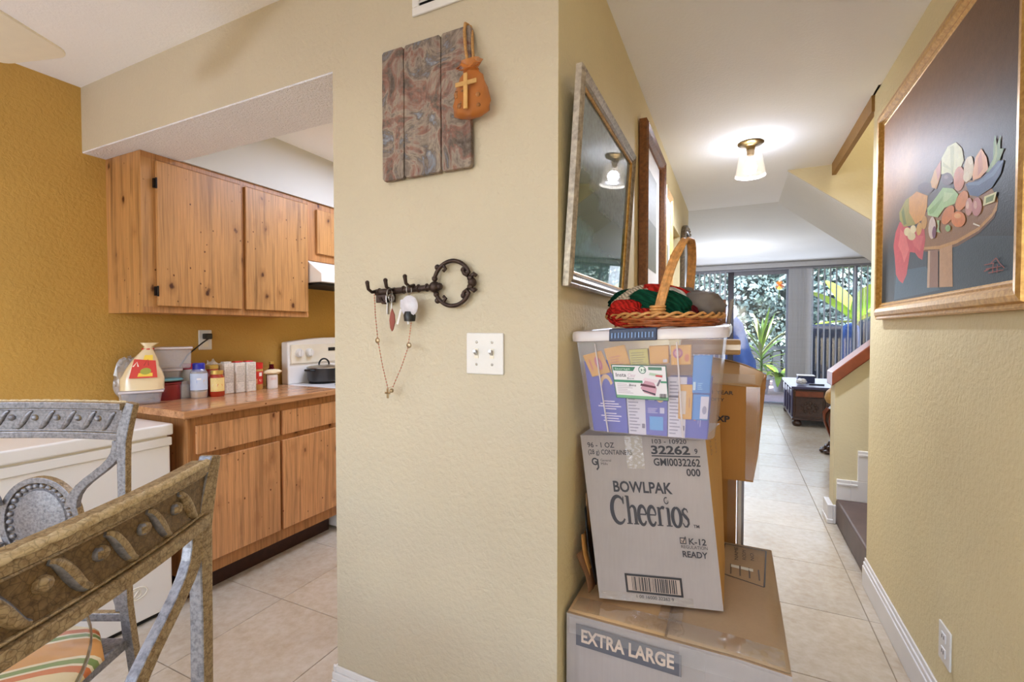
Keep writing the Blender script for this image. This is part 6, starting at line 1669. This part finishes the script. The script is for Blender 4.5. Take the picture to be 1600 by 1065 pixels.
tape(lambda u, v: (-0.3 + 0.37 * u, 1.895 + 0.05 * v, 1.093 + 0.03 * v), 14, 3, t, 0.001)
P = Print(planar((-0.04, 1.898, 1.0), (1, 0, 0), (0, 0, 1)), (0, -1, 0), 0.001)
P.text('XP', -0.020, -0.052, 0.032, (40, 30, 30), 0.047, bold=0.03).text('1 YEAR', -0.034, 0.050, 0.019, (60, 44, 34), 0.072, bold=0.02).text('DITY', -0.038, 0.024, 0.016, (60, 44, 34), 0.046, bold=0.02)
P.build('lettering', 'print_paper', t)
t = thing('tall_carton', 'tall plain brown carton under the carton marked XP', 'box', (-0.18, 2.2, 0))
MB().box(-0.36, 0.012, 2.06, 2.36, 0.001, 0.733).build('carton', 'card_brown', t, bevel=0.004)
tape(lambda u, v: (-0.02 + 0.03 * u, 2.0585, 0.02 + 0.70 * v), 2, 14, t, 0.0008)
t = thing('foam_board', 'tall thin white board standing beside the tall brown carton', 'board', (0.03, 2.25, 0))
MB().box(0.018, 0.032, 2.10, 2.40, 0.001, 0.70).build('board', 'white_plastic', t, bevel=0.003)
MB().box(0.032, 0.041, 2.10, 2.12, 0.02, 0.69).box(0.032, 0.046, 2.10, 2.13, 0.28, 0.30).build('edge_strip', 'aluminium_grey', t)
t = thing('small_carton', 'small pale carton lying on top of the carton marked XP', 'box', (-0.06, 2.08, 1.18))
MB().box(-0.20, 0.022, 2.03, 2.17, 1.190, 1.250).build('carton', 'card_pale', t, bevel=0.008)
tape(lambda u, v: (-0.2 + 0.222 * u, 2.0285, 1.21 + 0.02 * v), 8, 2, t, 0.0008)

# ------------------------------------------------------------------ living room
t = thing('carved_trunk', 'dark carved wooden coffee trunk with bun feet by the garden door', 'table', (1.05, 7.9, 0))
MB().box(0.72, 1.42, 7.28, 8.60, 0.10, 0.50).build('body', 'dark_carved', t, bevel=0.01)
MB().box(0.695, 1.445, 7.25, 8.63, 0.50, 0.535).build('top', 'trunk_top', t, bevel=0.008)
MB().box(0.705, 1.435, 7.265, 8.615, 0.085, 0.11).build('plinth', 'dark_carved', t, bevel=0.006)
for x in (0.77, 1.37):
    for y in (7.33, 8.55):
        MB().lathe([(0.03, 0.09), (0.035, 0.075), (0.062, 0.05), (0.055, 0.015), (0.04, 0.0)][::-1], (x, y, 0), 16).build('foot', 'dark_carved', t, smooth=60)
for x0_, x1_ in ((0.745, 1.06), (1.08, 1.395)):
    MB().box(x0_, x1_, 7.262, 7.282, 0.40, 0.475).build('drawer', 'wood_rail', t, bevel=0.006)
    p = MB().box(x0_, x1_, 7.266, 7.282, 0.13, 0.385).build('panel', 'dark_carved', t, bevel=0.006)
    b = MB(); cx_ = (x0_ + x1_) / 2
    for k in range(9):
        a = 2 * pi * k / 9; b.ball((cx_ + 0.085 * cos(a), 7.264, 0.258 + 0.06 * sin(a)), 0.022, 8, s=(1, 0.4, 1))
    b.ball((cx_, 7.264, 0.258), 0.03, 8, s=(1, 0.4, 1)); b.build('carving', 'dark_carved', p, smooth=60)
for k in range(4):
    y0_ = 7.30 + 0.325 * k
    MB().box(0.702, 0.722, y0_, y0_ + 0.06, 0.12, 0.49).build('pilaster', 'trunk_top', t, bevel=0.004)
    MB().box(0.708, 0.722, y0_ + 0.09, y0_ + 0.30, 0.38, 0.47).build('drawer', 'dark_carved', t, bevel=0.004)
t = thing('blue_box', 'shallow dark blue box on the carved trunk', 'box', (0.93, 8.0, 0.535))
MB().box(0.84, 1.05, 7.93, 8.10, 0.536, 0.622).build('box', 'navy_board', t, bevel=0.004)
MB().box(0.838, 1.052, 7.928, 8.102, 0.622, 0.632).build('rim', 'trim_white', t)
t = thing('white_shell', 'small white crumpled ornament beside the blue box on the trunk', 'ornament', (0.84, 7.55, 0.535))
crump((0.835, 7.50, 0.585), 0.05, (1.2, 0.9, 0.75), 0.4, 3, 20).build('ornament', 'trim_white', t, smooth=30)
t = thing('remote_control', 'flat dark handset lying on the trunk top', 'remote', (1.0, 7.55, 0.535))
MB().box(0.93, 1.11, 7.53, 7.575, 0.536, 0.552).build('handset', 'black_plastic', t, bevel=0.005)
t = thing('claw_foot_stand', 'dark carved clawfoot pedestal half hidden behind the stair wall', 'stand', (0.98, 5.85, 0))
b = MB()
for i, a in enumerate((150, 185, 220, 255, 290, 325)):
    ca, sa = cos(radians(a)), sin(radians(a))
    b.ball((0.98 + 0.125 * ca, 5.85 + 0.125 * sa, 0.022), 0.032, 10, s=(1.2, 1.2, 0.7)); b.ball((0.98 + 0.09 * ca, 5.85 + 0.09 * sa, 0.055), 0.032, 10); b.ball((0.98 + 0.05 * ca, 5.85 + 0.05 * sa, 0.10), 0.036, 10)
b.lathe([(0.12, 0), (0.12, 0.03), (0.06, 0.10), (0.04, 0.14)], (0.98, 5.85, 0), 16)
b.build('claw_foot', 'dark_carved', t, smooth=60)
MB().lathe([(0.045, 0.12), (0.05, 0.17), (0.075, 0.24), (0.115, 0.34), (0.12, 0.40), (0.09, 0.46), (0.06, 0.50)], (0.98, 5.85, 0), 20).build('carved_stem', 'dark_carved', t, smooth=60)
b = MB()
for k in range(10):
    a = 2 * pi * k / 10
    b.tube([(0.98 + r_ * cos(a + q), 5.85 + r_ * sin(a + q), z) for r_, z, q in ((0.052, 0.16, 0), (0.085, 0.24, 0.1), (0.122, 0.34, 0.2), (0.124, 0.42, 0.3), (0.09, 0.47, 0.4))], 0.012, 6)
b.build('leaf_carving', 'wood_rail', t, smooth=60)
MB().lathe([(0.05, 0.50), (0.10, 0.53), (0.12, 0.58), (0.105, 0.64), (0.07, 0.68), (0.0001, 0.69)], (0.98, 5.85, 0), 20).build('bowl_top', 'wood_light', t, smooth=60)

# ------------------------------------------------------------------ garden outside
wall('ground', 'patio', (-8, 9, 9.42, 18, -0.12, -0.03))
t = thing('garden_fence', 'dark slatted garden fence behind the potted plants', 'fence', (1.0, 12.6, -0.03))
for k in range(26):
    x = -1.6 + 0.22 * k
    o = MB().box(x, x + 0.16, 12.6, 12.63, -0.03, 0.80).build('slat', 'fence_dark', t)
for z in (0.10, 0.82): MB().box(-1.8, 4.2, 12.57, 12.66, z, z + 0.09).build('rail', 'fence_dark', t)
def leaves(name, label, core, nleaf, size, mats, seed, droop=0.3):
    """hedge: a lumpy core under thousands of small leaf blades"""
    rr = random.Random(seed); b = MB()
    for (c, r) in core:
        for _ in range(nleaf // len(core)):
            d = Vector((rr.gauss(0, 1), rr.gauss(0, 1), rr.gauss(0, 1))).normalized()
            if d.y > 0.35: d.y = -d.y
            p = Vector(c) + Vector((d.x * r[0], d.y * r[1], d.z * r[2])) * rr.uniform(0.85, 1.08)
            if p.z < 0: continue
            a = Vector((rr.gauss(0, 1), rr.gauss(0, 1), rr.gauss(0, 1))).normalized(); u = d.cross(a).normalized(); v = (u.cross(d) * 0.8 + d * rr.uniform(-0.2, 0.6)).normalized()
            s = size * rr.uniform(0.6, 1.3); m = 0 if rr.random() < 0.78 else 1
            b._add([tuple(p - u * s * 0.3), tuple(p + v * s * 0.5 - u * s * 0.05), tuple(p + u * s * 0.3), tuple(p - v * s * 0.6)], [(0, 3, 2, 1)], m)
    o = b.build(name, mats)
    return tag(o, label, 'hedge', kind='stuff')
leaves('hedge', 'dense grey green hedge beyond the garden fence', [((x, 13.9 + 0.2 * (i % 2), z), (0.9, 0.55, 0.85)) for i, x in enumerate((-1.8, -0.8, 0.2, 1.2, 2.2, 3.2, 4.2)) for z in (0.9, 2.1, 3.2)], 16000, 0.13, ['leaf_hedge', 'leaf_hedge_light'], 3)
wall('trim_9', 'hedge_core', (-6, 8, 14.6, 14.8, 0, 4.2))
def blade(b, p, d, L, w, droop, m=0, fold_=0.15, n=8, twist=0.0):
    """one strap leaf from p in direction d, bending down"""
    p = Vector(p); d = Vector(d).normalized(); side = d.cross(Vector((0, 0, 1))).normalized(); vs = []
    q = p.copy(); dd = d.copy()
    for i in range(n + 1):
        f = i / n; ww = w * (sin(pi * min(1, f * 0.92 + 0.06)) ** 0.7)
        up_ = side.cross(dd).normalized()
        vs += [q - side * ww / 2 + up_ * fold_ * ww, q, q + side * ww / 2 + up_ * fold_ * ww]
        q = q + dd * (L / n); dd = (dd + Vector((0, 0, -droop / n))).normalized()
    fs = []
    for i in range(n):
        fs += [(3 * i, 3 * i + 1, 3 * i + 4, 3 * i + 3), (3 * i + 1, 3 * i + 2, 3 * i + 5, 3 * i + 4)]
    b._add([tuple(v) for v in vs], fs, m)
t = thing('variegated_plant', 'tall spiky green and cream striped plant in a pale pot outside', 'plant', (0.50, 10.95, -0.03))
MB().lathe([(0.12, -0.03), (0.15, 0.12), (0.17, 0.26), (0.18, 0.28), (0.16, 0.28), (0.15, 0.25), (0.0001, 0.25)], (0.50, 10.95, 0), 24).build('pot', 'pot_clay', t, smooth=40)
MB().tube([(0.50, 10.95, 0.24), (0.51, 10.95, 0.6), (0.50, 10.94, 0.95)], [0.025, 0.022, 0.02], 8).build('stem', 'leaf_green', t, smooth=60)
rr = random.Random(11)
for k in range(34):
    a = 2.4 * k; f = k / 33; el = 0.25 + 1.15 * f
    d = (cos(a) * cos(el), sin(a) * cos(el), sin(el))
    b = MB(); pz = 0.5 + 0.48 * f; L = rr.uniform(0.55, 0.85); w = rr.uniform(0.055, 0.075)
    blade(b, (0.505, 10.945, pz), d, L, w, 0.9 - 0.5 * f, 0)
    lf = b.build('leaf', 'leaf_cream' if k % 3 == 0 else 'leaf_green', t, smooth=60)
t = thing('broadleaf_plant', 'low broad lime leaved potted plant by the garden fence', 'plant', (0.88, 11.5, -0.03))
MB().lathe([(0.10, -0.03), (0.14, 0.22), (0.15, 0.24), (0.13, 0.24), (0.0001, 0.22)], (0.88, 11.5, 0), 20).build('pot', 'pot_clay', t, smooth=40)
for k in range(18):
    a = 2.4 * k; el = 0.5 + 0.8 * (k % 5) / 5
    b = MB(); blade(b, (0.88 + 0.03 * cos(a), 11.5 + 0.03 * sin(a), 0.22), (cos(a) * cos(el), sin(a) * cos(el), sin(el)), rr.uniform(0.4, 0.75), 0.13, 1.5, 0)
    b.build('leaf', 'leaf_lime' if k % 2 else 'leaf_green', t, smooth=60)
t = thing('banana_plant', 'banana plant with big lime leaves behind the slatted blind', 'plant', (2.35, 12.0, -0.03))
MB().tube([(2.35, 12.0, -0.03), (2.33, 12.0, 0.8), (2.3, 11.98, 1.5)], [0.09, 0.08, 0.05], 12).build('stem', 'leaf_green', t, smooth=60)
for d, L, w, dr in (((-0.75, -0.3, 0.75), 1.25, 0.42, 0.5), ((0.5, -0.4, 0.35), 1.2, 0.42, 1.0), ((-0.9, -0.35, 0.05), 0.95, 0.40, 0.4), ((0.1, -0.6, 0.9), 1.2, 0.38, 0.9), ((0.8, 0.0, 0.8), 1.3, 0.42, 0.9), ((-0.3, 0.5, 1.0), 1.3, 0.4, 0.7)):
    b = MB(); blade(b, (2.3, 11.98, 1.45), d, L, w, dr, 0, 0.10, 10); b.build('leaf', 'leaf_lime', t, smooth=60)
t = thing('orange_blossom', 'small orange blossom spray high beside the grey blind stack', 'flower', (0.98, 12.9, 2.3))
b = MB()
for k in range(16):
    a = 2.4 * k; blade(b, (0.96, 12.9, 2.36), (cos(a), -0.4, sin(a)), 0.12, 0.06, 0.4, 0, n=3)
b.build('petals', 'leaf_orange', t)['kind'] = 'stuff'
MB().tube([(0.96, 12.92, 2.36), (0.98, 13.2, 2.3), (1.0, 13.6, 2.1)], 0.01, 6).build('stem', 'leaf_green', t)
# covered things on the patio
t = thing('blue_tarp_cover', 'bright blue tarpaulin draped over a pointed stack outside the door', 'tarp', (-0.20, 10.1, -0.03))
b = MB(); n = 24; vs = []
for r_, z in ((0.58, -0.03), (0.54, 0.3), (0.50, 0.7), (0.44, 0.85), (0.36, 1.15), (0.30, 1.42), (0.15, 1.60), (0.02, 1.76)):
    for j in range(n):
        a = 2 * pi * j / n; k = 1 + 0.07 * sin(6 * a + 2 * z) * (1.2 - 0.5 * z)
        vs.append((-0.16 + r_ * k * cos(a), 10.12 + r_ * k * sin(a), z))
fs = [(i * n + j, i * n + (j + 1) % n, (i + 1) * n + (j + 1) % n, (i + 1) * n + j) for i in range(7) for j in range(n)] + [tuple(7 * n + j for j in range(n))]
b._add(vs, fs); b.build('tarp', 'tarp_blue', t, smooth=50)
def covered(name, label, x, y, w, dpt, h, mat, seed):
    t = thing(name, label, 'cover', (x, y, -0.03))
    b = MB(); n = 28; vs = []; prof = [(1.0, -0.03), (0.99, 0.4 * h), (0.96, 0.7 * h), (0.92, 0.88 * h), (0.8, 0.97 * h), (0.4, h), (0.02, 1.01 * h)]
    for r_, z in prof:
        for j in range(n):
            a = 2 * pi * j / n; ca, sa = cos(a), sin(a); k = 1 + 0.05 * sin(7 * a + seed + z)
            vs.append((x + w * r_ * k * abs(ca) ** 0.5 * (1 if ca > 0 else -1), y + dpt * r_ * k * abs(sa) ** 0.5 * (1 if sa > 0 else -1), z))
    fs = [(i * n + j, i * n + (j + 1) % n, (i + 1) * n + (j + 1) % n, (i + 1) * n + j) for i in range(len(prof) - 1) for j in range(n)] + [tuple((len(prof) - 1) * n + j for j in range(n))]
    b._add(vs, fs); b.build('cover', mat, t, smooth=50)
covered('covered_furniture', 'long dark navy covered garden furniture behind the blind slats', 1.55, 10.7, 0.40, 0.3, 1.40, 'cover_navy', 1)
covered('covered_barbecue', 'dark covered barbecue behind the blind beside the stair rail', 2.45, 10.9, 0.36, 0.3, 1.50, 'cover_navy', 4)
covered('blue_cover', 'rounded royal blue cover between the two dark covers outside', 1.86, 10.1, 0.14, 0.10, 1.40, 'tarp_blue', 2)
